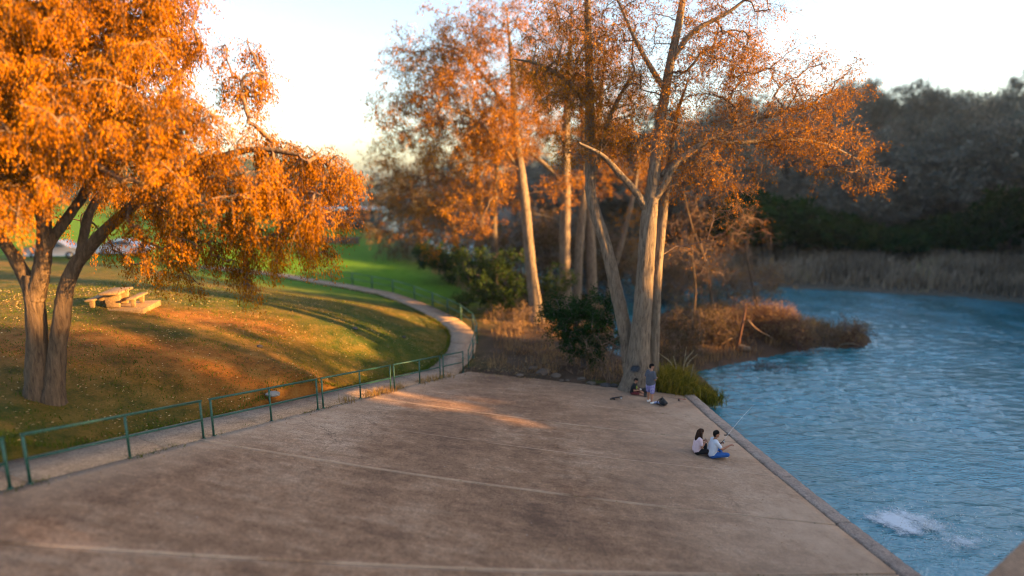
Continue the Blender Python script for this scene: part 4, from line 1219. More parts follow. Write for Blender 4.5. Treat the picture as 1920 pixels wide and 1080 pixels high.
# reeds on the far bank
N = 42000
rx, ry = rng.uniform(-6, 62, N), rng.uniform(40, 70, N)
dr = sdist(right_bank, rx, ry)
k = (dr > .15) & (rng.random(N) < np.where(dr < 18, .9, 0)) & (fbm(rx / 4, ry / 4, 21, 3) > .30)
rx, ry, dr = rx[k], ry[k], dr[k]
rz = ground_z(rx, ry)
tone = np.clip(fbm(rx / 3.5, ry / 2.5, 31, 3) * 1.3 - .25 + rng.uniform(-.2, .2, len(rx)), 0, 1)
hgt = (1.0 + 1.1 * fbm(rx / 5, ry / 5, 8, 3)) * rng.uniform(.6, 1.25, len(rx)) * sstep(-.2, 2.5, dr)
v, qd, tr_, tn = blades(np.column_stack([rx, ry, rz - .05]), hgt, rng.uniform(.07, .16, len(rx)), None, tone)
props(link("reeds", mesh_np("reeds", v, [qd, tr_], False, {"tone": tn}, [M_REED])), "dry brown reeds covering the low bank across the water", None, None, "stuff")

# undergrowth on the near bank and the spit
N = 60000
rx, ry = rng.uniform(-8, 22, N), rng.uniform(24, 60, N)
dI, dL = sdist(island, rx, ry), sdist(left_bank, rx, ry)
outer_line = [tuple(p[:2]) for p in outer_c]
rp = inside([tuple(p[:2]) for p in outer_c[36:]] + [(-40, 140), (40, 140), (40, 20)], rx, ry)
k = ((dI > .1) | ((dL > .1) & rp & (dL < 9) & (segdist(outer_line, rx, ry) > 1.0))) & (sdist(apron_poly, rx, ry) < -.5) & (fbm(rx / 1.4, ry / 1.4, 13, 3) > .42)
rx, ry = rx[k], ry[k]
rz = ground_z(rx, ry)
v, qd, tr_, tn = blades(np.column_stack([rx, ry, rz - .03]), rng.uniform(.15, .75, len(rx)) * np.where(sdist(island, rx, ry) > 0, 1.2, .8), rng.uniform(.015, .04, len(rx)), None, np.clip(fbm(rx, ry, 41, 3) + rng.uniform(-.25, .25, len(rx)), 0, 1))
props(link("undergrowth", mesh_np("undergrowth", v, [qd, tr_], False, {"tone": tn}, [M_RUSTBR])), "low brown undergrowth on the bank and the spit", None, None, "stuff")

# lawn grass and fallen leaves
def on_lawn(N, x0, x1, y0, y1, margin=.12):
    x, y = rng.uniform(x0, x1, N), rng.uniform(y0, y1, N)
    poly = [tuple(p[:2]) for p in inner_c] + [(-60, 60), (-60, -20)]
    k = inside(poly, x, y) & (segdist([tuple(p[:2]) for p in inner_c], x, y) > margin)
    return x[k], y[k]
gx_, gy_ = on_lawn(100000, -24, 0, 8, 40, .03)
keep = rng.random(len(gx_)) < np.clip(1.15 - (gy_ - 10) / 34, .15, 1) * (.35 + .9 * (fbm(gx_ * .9, gy_ * .9, 6, 3) > .45))
gx_, gy_ = gx_[keep], gy_[keep]
ke = rng.integers(0, len(inner_c) - 12, 9000)
eo = rng.uniform(-.09, .2, 9000)
fr_ = rng.random(9000)
ex = inner_c[ke, 0] * (1 - fr_) + inner_c[ke + 1, 0] * fr_ + nrm[ke, 0] * eo
ey = inner_c[ke, 1] * (1 - fr_) + inner_c[ke + 1, 1] * fr_ + nrm[ke, 1] * eo
kk_ = (eo > -.02) | (fbm(ex * 1.5, ey * 1.5, 23, 3) > .52)
gx_, gy_ = np.concatenate([gx_, ex[kk_]]), np.concatenate([gy_, ey[kk_]])
gz_ = ground_z(gx_, gy_)
tone = np.clip(fbm(gx_ / 2.2, gy_ / 2.2, 19, 3) * 1.5 - .3 + rng.uniform(-.25, .25, len(gx_)), 0, 1)
v, qd, tr_, tn = blades(np.column_stack([gx_, gy_, gz_ - .02]), rng.uniform(.04, .12, len(gx_)), rng.uniform(.012, .03, len(gx_)), None, tone)
props(link("lawn_grass", mesh_np("lawn_grass", v, [qd, tr_], False, {"tone": tn}, [M_GRASSB])), "short olive and green lawn grass around the orange tree", None, None, "stuff")
lx, ly = on_lawn(60000, -24, 1, 8, 38, .02)
pr = .10 + .55 * sstep(.48, .66, fbm(lx / 2.6, ly / 1.6, 77, 3)) + .25 * np.exp(-((lx - bt[0]) ** 2 + (ly - bt[1]) ** 2) / 30)
k = rng.random(len(lx)) < pr * .5
lx, ly = lx[k], ly[k]
lz = ground_z(lx, ly)
n_ = len(lx)
D = unit(np.column_stack([rng.standard_normal(n_), rng.standard_normal(n_), rng.uniform(-.25, .35, n_)]))
v, qd, tn = leaf_quads(np.column_stack([lx, ly, lz + rng.uniform(.03, .08, n_)]), D, rng.uniform(.04, .085, n_), rng.uniform(.02, .04, n_), rng.random(n_), 0)
props(link("fallen_leaves", mesh_np("fallen_leaves", v, [qd], False, {"tone": tn}, [M_LITTER])), "pale fallen leaves scattered over the lawn", None, None, "stuff")
# a few leaves on concrete and on the slope beyond the apron
def litter(name, label, x, y, zf, lo=.04, hi=.09):
    n_ = len(x)
    z = zf(x, y)
    D = unit(np.column_stack([rng.standard_normal(n_), rng.standard_normal(n_), rng.uniform(-.1, .2, n_)]))
    v, qd, tn = leaf_quads(np.column_stack([x, y, z + .025]), D, rng.uniform(lo, hi, n_), rng.uniform(lo * .5, hi * .5, n_), rng.random(n_), 0)
    props(link(name, mesh_np(name, v, [qd], False, {"tone": tn}, [M_LITTER])), label, None, None, "stuff")
c0 = hit(940, 690, ground_z)
litter("fallen_leaves", "pinkish fallen leaves heaped on the slope past the apron's far edge", c0[0] + rng.normal(0, 1.6, 1100), c0[1] + rng.normal(0, 1.3, 1100), lambda x, y: np.where(sdist(apron_poly, x, y) > 0, APZ(x, y), ground_z(x, y)))
def on_apron(n_, sig=None):
    a_ = rng.uniform(0, 1, n_); b_ = rng.uniform(0, 1, n_) ** .8
    k_ = np.minimum((a_ * (len(J) - 1)).astype(int), len(J) - 2); f_ = (a_ * (len(J) - 1) - k_)[:, None]
    j0 = np.array([j[0][:2] for j in J]); j1 = np.array([j[1][:2] for j in J])
    p0_ = j0[k_] * (1 - f_) + j0[k_ + 1] * f_; p1_ = j1[k_] * (1 - f_) + j1[k_ + 1] * f_
    q0 = p0_ + (p1_ - p0_) * (b_[:, None] * .96 + .02)
    return q0[:, 0], q0[:, 1]
ax_, ay_ = on_apron(1500)
kp = fbm(ax_ / 2, ay_ / 1.2, 88, 3) > .42
litter("fallen_leaves", "small leaf crumbs and grit strewn over the concrete apron", ax_[kp], ay_[kp], lambda x, y: APZ(x, y) - .008, .02, .05)
sx = np.array([rng.uniform(-1, FL - .5) for _ in range(420)])
q_ = np.array([fpt(s) for s in sx])
w_ = rng.exponential(.25, 420) - .12
litter("fallen_leaves", "crumbs of leaf and grit along the foot of the railing", q_[:, 0] - FN[0] * w_, q_[:, 1] - FN[1] * w_, lambda x, y: APZ(x, y), .025, .06)

# weeds in the joint at the railing foot
def weeds(name, label, cx, cy, n_, h, w, m, spread=.12, zf=APZ):
    C = []
    for x, y in zip(cx, cy):
        C.append(np.column_stack([x + rng.normal(0, spread, n_), y + rng.normal(0, spread, n_)]))
    C = np.vstack(C)
    z = zf(C[:, 0], C[:, 1])
    v, qd, tr_, tn = blades(np.column_stack([C, z - .02]), rng.uniform(h * .4, h, len(C)), rng.uniform(w * .5, w, len(C)), None, rng.random(len(C)))
    return props(link(name, mesh_np(name, v, [qd, tr_], False, {"tone": tn}, [m])), label, None, None, "stuff")
ws = [fpt(fpx(p)) for p in (655, 690, 698, 706, 715, 722, 730, 745, 752, 790, 800, 812, 822, 838)]
weeds("weeds", "dry orange weeds in the joint below the railing", [w[0] for w in ws], [w[1] for w in ws], 46, .36, .02, M_DRYW, .16)
ws = [fpt(fpx(p)) for p in (10, 30, 64, 80, 252, 262, 285, 300, 330, 420, 470, 530, 575, 590, 614, 640)]
weeds("weeds", "low green weeds in the joint at the railing foot", [w[0] for w in ws], [w[1] for w in ws], 26, .08, .025, M_GRASSB, .1)
jw = []
for (a, b) in J[1:-1]:
    for _ in range(13):
        t = rng.uniform(.05, .97)
        jw.append(a + (b - a) * t)
weeds("weeds", "tiny moss and weed tufts in the slab joints", [w[0] for w in jw], [w[1] for w in jw], 9, .035, .03, M_GRASSB, .05)

# ------------------------------------------------------------------ pampas grass at the corner
pb_ = hit(1262, 738, lambda x, y: np.full_like(x, .35))
po = empty("pampas_grass", pb_, "tall yellow-green pampas clump with pale plumes at the apron corner", "pampas grass")
def clump(cx, cy, n_, h, sp, zz):
    a = rng.uniform(0, 2 * math.pi, n_)
    ln = np.stack([np.cos(a), np.sin(a), np.zeros(n_)], 1) * rng.uniform(.15, .75, n_)[:, None]
    return np.column_stack([cx + rng.normal(0, sp, n_), cy + rng.normal(0, sp, n_), np.full(n_, zz)]), ln, rng.uniform(.5, 1, n_) * h
A1 = [clump(pb_[0], pb_[1], 1300, 2.1, .38, .3), clump(pb_[0] + .5, pb_[1] - .5, 800, 1.5, .33, .25), clump(pb_[0] - .4, pb_[1] + .3, 800, 1.8, .33, .3)]
C = np.vstack([a[0] for a in A1]); LN = np.vstack([a[1] for a in A1]); H_ = np.concatenate([a[2] for a in A1])
v, qd, tr_, tn = blades(C - pb_, H_, .03, LN, rng.random(len(C)), .9)
bl = link("blades", mesh_np("blades", v, [qd, tr_], False, {"tone": tn}, [M_PAMPAS]), po); bl["kind"] = "stuff"
for (x0, y0), (x1, y1), (x2, y2) in [((1262, 720), (1259, 682), (1236, 662)), ((1266, 722), (1268, 690), (1263, 668)), ((1280, 720), (1282, 690), (1287, 651)), ((1284, 722), (1284, 680), (1300, 657)), ((1288, 724), (1289, 684), (1307, 664)), ((1292, 726), (1296, 706), (1300, 684))]:
    Yp = pb_[1]
    p0, p1, p2 = PY(x0, y0, Yp), PY(x1, y1, Yp), PY(x2, y2, Yp)
    line = catmull([p0, p1, p2], 7) - pb_
    m_ = MB(); m_.tube(line, np.linspace(.012, .006, len(line)), 5)
    so = m_.obj("stalk", M_DRYW, po, None, True)
    n_ = 300
    tf = rng.uniform(.42, 1, n_)
    t = tf * (len(line) - 1)
    i0 = np.minimum(t.astype(int), len(line) - 2)
    c = line[i0] + (line[i0 + 1] - line[i0]) * (t - i0)[:, None]
    D = unit(line[i0 + 1] - line[i0]) + unit(rng.standard_normal((n_, 3))) * .35
    v, qd, tn = leaf_quads(c, D, rng.uniform(.06, .15, n_) * (1.35 - tf), rng.uniform(.012, .022, n_), rng.random(n_), .3)
    pl = link("plume", mesh_np("plume", v, [qd], False, {"tone": tn}, [M_PLUME]), so)
    pl["kind"] = "stuff"
pe = hit(1328, 756, lambda x, y: np.full_like(x, .2))
pe2 = empty("grass_clump", pe, "dark green arching grass clump hanging over the kerb into the water", "grass clump")
A1 = [clump(0, 0, 520, 1.0, .28, 0), clump(-.3, .7, 300, 1.0, .25, .05)]
C = np.vstack([a[0] for a in A1]); LN = np.vstack([a[1] for a in A1]); H_ = np.concatenate([a[2] for a in A1])
v, qd, tr_, tn = blades(C, H_, .028, LN, rng.random(len(C)) * .7, .9)
bl = link("blades", mesh_np("blades", v, [qd, tr_], False, {"tone": tn}, [M_PAMPAS]), pe2); bl["kind"] = "stuff"

# ------------------------------------------------------------------ people
def skin_mat(name, col):
    return m_plain(name, col, 0.55, 0.06, 12, spec=0.35)
M_SKIN = skin_mat("skin", (0.42, 0.20, 0.125))
M_SKIN2 = skin_mat("tan_skin", (0.36, 0.16, 0.095))
M_HAIRB = m_plain("black_hair", (0.012, 0.01, 0.01), 0.85, 0.3, 40, spec=.08)
M_HAIRBR = m_plain("brown_hair", (0.045, 0.022, 0.014), 0.85, 0.4, 40, spec=.08)
M_GREYT = m_plain("grey_cotton", (0.09, 0.095, 0.12), 0.9, 0.12, 14)
M_BLACKT = m_plain("black_cotton", (0.012, 0.012, 0.014), 0.9, 0.2, 14)
M_WHITET = m_plain("pale_blue_cotton", (0.60, 0.63, 0.72), 0.9, 0.06, 10)
M_PINKT = m_plain("pale_pink_cotton", (0.70, 0.52, 0.56), 0.9, 0.06, 10)
M_JEANS = m_plain("blue_denim", (0.03, 0.11, 0.36), 0.85, 0.25, 20)
M_RED = m_plain("dark_red_cotton", (0.13, 0.02, 0.025), 0.9, 0.2, 14)
M_WHITE = m_plain("white_rubber", (0.72, 0.72, 0.72), 0.6, 0.06, 10)
M_BLACK = m_plain("black_nylon", (0.012, 0.013, 0.016), 0.6, 0.25, 20, spec=0.4)
M_EYE = m_plain("dark_eye", (0.01, 0.008, 0.008), 0.3, 0.1)
M_PRINT = m_plain("green_print", (0.45, 0.6, 0.08), 0.8, 0.1)
M_STEEL = m_plain("grey_metal", (0.4, 0.4, 0.42), 0.35, 0.1, 10, 0.8)
M_CORK = m_plain("reddish_handle", (0.32, 0.08, 0.05), 0.7, 0.2)
M_BLUEBAG = m_plain("pale_blue_plastic", (0.35, 0.42, 0.7), 0.5, 0.15)
def m_plaid():
    m, n, l, out = mat("violet_plaid")
    tc = n.new("ShaderNodeTexCoord").outputs["Object"]
    w = []
    for rot in ((0, 0, 0.6), (0, 1.57, 0)):
        t = n.new("ShaderNodeTexWave")
        t.inputs["Scale"].default_value = 5.0
        l.new(mapping(n, l, tc, (1, 1, 1), rot), t.inputs["Vector"])
        w.append(math_(n, l, 'GREATER_THAN', t.outputs["Fac"], 0.72))
    c = mixc(n, l, w[0], (0.10, 0.085, 0.30), (0.25, 0.23, 0.46))
    c = mixc(n, l, w[1], c, (0.36, 0.34, 0.5))
    pbsdf(n, l, out, c, 0.9)
    return m
M_PLAID = m_plaid()

def capsule(mb, p0, r0, p1, r1, s=12):
    p0, p1 = np.asarray(p0, float), np.asarray(p1, float)
    d = p1 - p0
    L = np.linalg.norm(d) + 1e-9
    d = d / L
    st = [(p0 - d * r0 * math.cos(a), max(r0 * math.sin(a), 1e-3)) for a in (0.02, .5, 1.0)]
    st += [(p0, r0), (p1, r1)] + [(p1 + d * r1 * math.cos(a), max(r1 * math.sin(a), 1e-3)) for a in (1.0, .5, 0.02)]
    ref = np.array([0, 0, 1.0]) if abs(d[2]) < .8 else np.array([1.0, 0, 0])
    a = unit(np.cross(d, ref)); b = np.cross(d, a)
    V = [c + r * (a * math.cos(t) + b * math.sin(t)) for c, r in st for t in np.arange(s) * 2 * math.pi / s]
    fc = [(j * s + i, j * s + (i + 1) % s, (j + 1) * s + (i + 1) % s, (j + 1) * s + i) for j in range(len(st) - 1) for i in range(s)]
    n0 = mb.n
    mb.add(V, fc)
    mb.f.setdefault(s, []).append([n0 + i for i in range(s)][::-1])
    mb.f.setdefault(s, []).append([n0 + (len(st) - 1) * s + i for i in range(s)])
def fuse(name, mb, material, parent, voxel=0.014, it=4, scale=1.0):
    tmp = link("tmp", mb.mesh("tmp", material, True))
    r = tmp.modifiers.new("r", 'REMESH'); r.mode = 'VOXEL'; r.voxel_size = voxel; r.use_smooth_shade = True
    s = tmp.modifiers.new("s", 'SMOOTH'); s.factor = 0.5; s.iterations = it
    dg = bpy.context.evaluated_depsgraph_get()
    me = bpy.data.meshes.new_from_object(tmp.evaluated_get(dg))
    me.name = name
    old = tmp.data
    bpy.data.objects.remove(tmp); bpy.data.meshes.remove(old)
    me.materials.clear(); me.materials.append(material)
    if scale != 1.0:
        me.transform(Matrix.Scale(scale, 4))
    return link(name, me, parent)
def head(mb, c, yaw=0.0, pitch=0.0):
    """skull, jaw, nose, ears; returns a function turning head coordinates into body coordinates"""
    c = np.asarray(c, float)
    cy_, sy_, cp, sp_ = math.cos(yaw), math.sin(yaw), math.cos(pitch), math.sin(pitch)
    def h(x, y, z):
        x, z = x * cp + z * sp_, -x * sp_ + z * cp
        return c + np.array([x * cy_ - y * sy_, x * sy_ + y * cy_, z])
    capsule(mb, h(-.015, 0, .03), .088, h(.02, 0, .03), .08)
    capsule(mb, h(.03, 0, -.02), .065, h(.045, 0, -.075), .045)
    capsule(mb, h(.095, 0, .015), .010, h(.112, 0, -.018), .015, 8)
    for s_ in (1, -1):
        capsule(mb, h(-.005, s_ * .082, .02), .018, h(-.008, s_ * .084, -.015), .013, 8)
    capsule(mb, h(.085, -.02, -.055), .010, h(.085, .02, -.055), .010, 8)
    return h
def hand(mb, w, d, up, side=1, grip=.6):
    """wrist w, pointing d; palm, four fingers of different lengths bent towards -up, and a thumb"""
    d, up = unit(np.asarray(d, float)), unit(np.asarray(up, float))
    sd = unit(np.cross(d, up)) * side
    w = np.asarray(w, float)
    for k, (o, L) in enumerate(((-.03, .075), (-.01, .085), (.01, .08), (.03, .062))):
        a = w + sd * o * .6
        b = w + d * .085 + sd * o
        capsule(mb, a, .016, b, .013, 8)
        e = b + unit(d * (1 - grip) - up * grip * .7) * L * .5
        f = e + unit(d * (1 - 1.8 * grip) - up * grip) * L * .5
        capsule(mb, b, .0105, e, .0095, 8); capsule(mb, e, .0095, f, .008, 8)
    t0 = w + d * .03 - sd * .03
    t1 = t0 + unit(d * .7 - sd * .7 - up * .3) * .045
    capsule(mb, t0, .013, t1, .011, 8); capsule(mb, t1, .011, t1 + unit(d * .8 - up * .5) * .032, .009, 8)
def eyes(h, parent, scale):
    for s_ in (1, -1):
        m_ = MB(); m_.ball(h(.088, s_ * .032, .022) * scale, .012 * scale, 8, 5)
        m_.obj("eye", M_EYE, parent, None, True)
def shoes(parent, pts, material, scale, nm="shoe"):
    for a, b in pts:
        m_ = MB()
        a, b = np.asarray(a, float), np.asarray(b, float)
        capsule(m_, a, .05, b, .043)
        capsule(m_, a + (0, 0, .03), .045, a + (b - a) * .4 + (0, 0, .02), .045)
        fuse(nm, m_, material, parent, .014, 3, scale)

# the man standing at the corner with his back to the camera
wp = hit(1218, 756, APZ)
p = empty("person", wp, "person standing barelegged in grey T-shirt and violet plaid shorts beside the big cypress", "person", None, rad(38))
K = 1.68 / 1.74
m_ = MB()
for s_ in (1, -1):
    lx = .05 if s_ > 0 else -.03
    capsule(m_, (0, s_ * .095, .90), .105, (lx * .6, s_ * .115, .50), .066)
    capsule(m_, (lx * .6, s_ * .115, .48), .064, (lx - .01, s_ * .125, .33), .058)
    capsule(m_, (lx - .01, s_ * .125, .33), .058, (lx, s_ * .125, .10), .038)
    capsule(m_, (lx, s_ * .125, .06), .04, (lx + .15, s_ * .14, .045), .035)
    capsule(m_, (0, s_ * .17, 1.40), .06, (-.02, s_ * .25, 1.14), .047)
    capsule(m_, (-.02, s_ * .25, 1.14), .045, (.2, s_ * .13, 1.14), .03)
    hand(m_, (.2, s_ * .13, 1.14), (.8, -s_ * .5, .1), (0, 0, 1), s_)
capsule(m_, (0, -.06, .95), .13, (0, .06, .95), .13)
capsule(m_, (0, -.05, 1.0), .135, (.01, -.06, 1.30), .13); capsule(m_, (0, .05, 1.0), .135, (.01, .06, 1.30), .13)
capsule(m_, (0, -.15, 1.41), .06, (0, .15, 1.41), .06)
capsule(m_, (0, 0, 1.42), .062, (.02, 0, 1.54), .055)
h = head(m_, (.03, 0, 1.635), -.5, .15)
fuse("body", m_, M_SKIN, p, .012, 3, K)
eyes(h, p, K)
m_ = MB()
for s_ in (1, -1):
    capsule(m_, (-.005, s_ * .07, .90), .15, (.01, s_ * .065, 1.32), .15)
    capsule(m_, (0, s_ * .15, 1.405), .078, (-.015, s_ * .235, 1.2), .075)
capsule(m_, (0, -.15, 1.40), .072, (0, .15, 1.40), .072)
fuse("shirt", m_, M_GREYT, p, .014, 4, K)
m_ = MB()
for s_ in (1, -1):
    lx = .05 if s_ > 0 else -.03
    capsule(m_, (0, s_ * .075, .93), .145, (lx * .6, s_ * .12, .56), .105)
fuse("shorts", m_, M_PLAID, p, .014, 4, K)
shoes(p, [((.04, .125, .05), (.19, .145, .045)), ((-.04, -.125, .05), (.11, -.145, .045))], M_WHITE, K)
m_ = MB()
capsule(m_, h(-.03, 0, .05), .088, h(.01, 0, .065), .085); capsule(m_, h(-.05, 0, .0), .07, h(-.05, 0, -.03), .055)
fuse("hair", m_, M_HAIRB, p, .012, 3, K)

def sitter(label, foot, yaw, K, lean, legs, arms, shirt_m, pants_m, shoe_m, hair, skin, pants_len=2, hyaw=0, hpitch=0, extra=None, shoe_dir=.12):
    wp = hit(foot[0], foot[1], APZ)
    p = empty("person", wp, label, "person", None, yaw)
    m_ = MB()
    C = np.array([lean * .55, 0, .44]); SH = np.array([lean, 0, .58]); NK = np.array([lean + .03, 0, .72])
    capsule(m_, (0, -.07, .12), .115, (0, .07, .12), .115)
    for s_ in (1, -1):
        capsule(m_, (0, s_ * .05, .16), .12, C + (0, s_ * .055, 0), .12)
        capsule(m_, C + (0, s_ * .05, 0), .115, SH + (0, s_ * .07, -.03), .10)
    capsule(m_, SH + (0, -.14, 0), .058, SH + (0, .14, 0), .058)
    capsule(m_, SH, .06, NK, .05)
    h = head(m_, NK + (.02, 0, .09), hyaw, hpitch)
    for (kn, an, ft), s_ in zip(legs, (1, -1)):
        capsule(m_, (0.02, s_ * .09, .11), .10, kn, .066); capsule(m_, kn, .062, (np.asarray(kn) * .55 + np.asarray(an) * .45), .055); capsule(m_, (np.asarray(kn) * .55 + np.asarray(an) * .45), .055, an, .04)
        capsule(m_, an, .04, ft, .034)
    for (el, wr, hd, up, gr), s_ in zip(arms, (1, -1)):
        capsule(m_, SH + (0, s_ * .17, -.01), .055, el, .043); capsule(m_, el, .042, wr, .029)
        hand(m_, wr, hd, up, s_, gr)
    fuse("body", m_, skin, p, .012, 3, K)
    eyes(h, p, K)
    m_ = MB()
    for s_ in (1, -1):
        capsule(m_, (-.01, s_ * .06, .15), .138, C + (0, s_ * .06, 0), .135)
        capsule(m_, C + (0, s_ * .055, 0), .13, SH + (0, s_ * .075, -.03), .115)
        el = np.asarray(arms[0 if s_ > 0 else 1][0])
        a = SH + (0, s_ * .16, -.005)
        capsule(m_, a, .075, a + (el - a) * .62, .068)
    capsule(m_, SH + (0, -.14, 0), .068, SH + (0, .14, 0), .068)
    fuse("shirt", m_, shirt_m, p, .014, 4, K)
    m_ = MB()
    capsule(m_, (0, -.07, .115), .13, (0, .07, .115), .13)
    for (kn, an, ft), s_ in zip(legs, (1, -1)):
        kn, an = np.asarray(kn), np.asarray(an)
        capsule(m_, (.02, s_ * .09, .115), .112, kn, .074)
        if pants_len == 2:
            capsule(m_, kn, .074, kn + (an - kn) * .9, .052)
    fuse("trousers" if pants_len == 2 else "shorts", m_, pants_m, p, .014, 4, K)
    shoes(p, [(np.asarray(an) + (0, 0, -.005), np.asarray(ft)) for kn, an, ft in legs], shoe_m, K)
    m_ = MB()
    capsule(m_, h(-.03, 0, .05), .09, h(.012, 0, .066), .086); capsule(m_, h(-.05, 0, .0), .07, h(-.05, 0, -.03), .058)
    if hair[1] == "long":
        capsule(m_, h(-.06, 0, .0), .085, NK + (-.10, 0, -.16), .085)
        capsule(m_, NK + (-.10, -.05, -.12), .06, NK + (-.11, -.06, -.27), .03); capsule(m_, NK + (-.10, .04, -.12), .06, NK + (-.11, .05, -.25), .03)
        for s_ in (1, -1):
            capsule(m_, h(.0, s_ * .075, .03), .035, NK + (.03, s_ * .10, -.12), .04); capsule(m_, NK + (.03, s_ * .10, -.12), .04, NK + (.05, s_ * .10, -.24), .02)
    fuse("hair", m_, hair[0], p, .012, 3, K)
    return p, wp, h
cross = [((.40, .27, .22), (.32, -.06, .07), (.45, -.15, .05)), ((.41, -.28, .20), (.40, .05, .06), (.54, .04, .05))]
pm, wm, hm = sitter("person in pale T-shirt and blue jeans sitting cross-legged, one arm stretched out over the kerb", (1334, 857), rad(6), .98, .07, cross,
                [((.16, .24, .36), (.36, .13, .43), (.9, .1, .25), (.1, .6, .8), .75), ((.24, -.24, .38), (.52, -.20, .50), (1, .05, .2), (0, -.2, 1), .5)], M_WHITET, M_JEANS, M_WHITE, (M_HAIRB, "short"), M_SKIN2, 2, 0, -.05)
pw, ww, hw = sitter("person with long brown hair, pale pink top and black trousers looking down at a phone", (1306, 850), rad(2), .92, .05, cross,
                [((.10, .22, .34), (.26, .08, .46), (.6, -.5, .4), (-.5, 0, .8), .6), ((.10, -.22, .34), (.27, -.06, .46), (.6, .5, .4), (-.5, 0, .8), .6)], M_PINKT, M_BLACKT, M_BLACK, (M_HAIRBR, "long"), M_SKIN, 2, 0, .35)
pb, wb_, hb = sitter("person in black T-shirt and dark red shorts sitting against the big cypress trunk", (1186, 739), rad(-22), .80, .10,
                [((.36, .12, .22), (.62, .10, .07), (.74, .12, .07)), ((.36, -.16, .12), (.66, -.14, .06), (.77, -.18, .06))],
                [((.14, .25, .33), (.34, .1, .32), (.8, -.4, 0), (0, 0, 1), .6), ((.12, -.25, .30), (.33, -.1, .30), (.8, .4, 0), (0, 0, 1), .6)], M_BLACKT, M_RED, M_BLACK, (M_HAIRB, "short"), M_SKIN, 1, 0, .5)
m_ = MB()
for a, b in (((.2, -.05, .50), (.225, -.05, .36)), ((.215, -.05, .44), (.215, .05, .44)), ((.205, .04, .48), (.225, .05, .38)), ((.22, -.06, .37), (.22, .02, .37))):
    capsule(m_, np.array(a) * .8, .012, np.array(b) * .8, .012, 8)
m_.obj("shirt_print", M_PRINT, pb, None, True)

def world_of(o, v):
    c_, s_ = math.cos(o.rotation_euler.z), math.sin(o.rotation_euler.z)
    return np.array(o.location) + np.array([v[0] * c_ - v[1] * s_, v[0] * s_ + v[1] * c_, v[2]])
# phone in her hands, something white in the boy's
def small_box(name, label, cat, o, loc, size, material, rot=(0, 0, 0), bev=.006):
    m_ = MB(); m_.box((0, 0, 0), size)
    b = m_.obj(name, material, None, world_of(o, loc) if o else loc, False, bev)
    b.rotation_euler = rot
    return props(b, label, cat)
small_box("phone", "dark phone held up by the long-haired person", "phone", pw, np.array((.34, .01, .48)) * .92, (.012, .075, .15), M_BLACK, (0, -.5, 0))
small_box("paper_cup", "small white thing held in the lap of the black-shirted person", "packet", pb, np.array((.42, .0, .34)) * .8, (.07, .05, .05), M_WHITE, (0, .2, 0), .012)

# the fishing rod he holds, and its reel
def rod(label, a, b, bend, reel_t, handle_m, tip_m, group=None, thick=.005):
    o = empty("fishing_rod", a, label, "fishing rod", group)
    a, b = np.asarray(a), np.asarray(b)
    L = b - a
    t = np.linspace(0, 1, 9)[:, None]
    line = L * t + np.array([0, 0, bend]) * (t * (1 - t)) * 4
    m_ = MB(); m_.tube(line, np.linspace(thick, thick * .35, 9), 6)
    m_.obj("blank", tip_m, o, None, True)
    m_ = MB(); m_.tube([line[0] - unit(L) * .25, line[0] + unit(L) * .08], .013, 8)
    m_.obj("handle", handle_m, o, None, True)
    m_ = MB(); c = unit(L) * .05 + np.array([0, 0, -.06])
    capsule(m_, c + (0, -.025, 0), .03, c + (0, .025, 0), .034, 10); m_.tube([unit(L) * .05, c], .008, 6)
    r_ = m_.obj("reel", M_WHITE if tip_m is M_WHITE else M_BLACK, o, None, True)
    m_ = MB(); m_.tube([c, c + (0, -.06, 0), c + (.0, -.06, .04)], .006, 6); m_.ball(c + (0, -.06, .05), .013, 8, 5)
    m_.obj("crank", M_BLACK, r_, None, True)
    for k in (3, 5, 7):
        m_ = MB()
        ang = np.linspace(0, 2 * math.pi, 9)
        m_.tube([line[k] + (0, .012 * math.cos(a_), -.016 + .012 * math.sin(a_)) for a_ in ang], .002, 4, False)
        m_.obj("line_guide", M_STEEL, o)
    return o
ra = world_of(pm, np.array((.43, .12, .50)) * .98)
rod("thin white fishing rod held out over the kerb by the person in jeans", ra, PY(1414, 758, ra[1] + 1.25), .05, .1, M_BLACK, M_WHITE)
ra, rb = hit(1275, 751, APZ) + (0, 0, .03), hit(1226, 742, APZ) + (0, 0, .02)
rod("dark fishing rod with a reddish handle lying on the concrete by the backpack", ra + (0, 0, .05), rb, 0, .1, M_CORK, M_BLACK)

# bags and tackle on the concrete
wp = hit(1243, 760, APZ)
bp = empty("backpack", wp, "black backpack slumped on the concrete right of the standing person's feet", "backpack", None, rad(25))
m_ = MB(); capsule(m_, (0, -.06, .13), .13, (0, .07, .13), .125); capsule(m_, (-.02, 0, .2), .12, (-.05, 0, .27), .08)
fuse("pack", m_, M_BLACK, bp, .016, 4)
m_ = MB(); capsule(m_, (.12, -.06, .10), .06, (.12, .06, .10), .06); fuse("pocket", m_, M_BLACK, bp, .014, 4)
for s_ in (1, -1):
    m_ = MB(); m_.tube(catmull([(-.05, s_ * .06, .30), (-.20, s_ * .08, .22), (-.24, s_ * .09, .08), (-.12, s_ * .1, .03)], 4), .016, 6)
    m_.obj("strap", M_BLACK, bp, None, True)
m_ = MB(); m_.tube(catmull([(-.05, -.03, .33), (-.06, 0, .38), (-.05, .03, .33)], 4), .01, 6); m_.obj("carry_loop", M_BLACK, bp, None, True)
wp = hit(1231, 757, APZ)
m_ = MB(); capsule(m_, (-.1, 0, .04), .045, (.05, .05, .05), .05); capsule(m_, (.05, .05, .045), .05, (.16, -.02, .03), .03)
b_ = fuse("plastic_bag", m_, M_BLUEBAG, None, .014, 2); b_.location = wp
props(b_, "crumpled pale blue plastic bag between the white shoes and the backpack", "plastic bag")
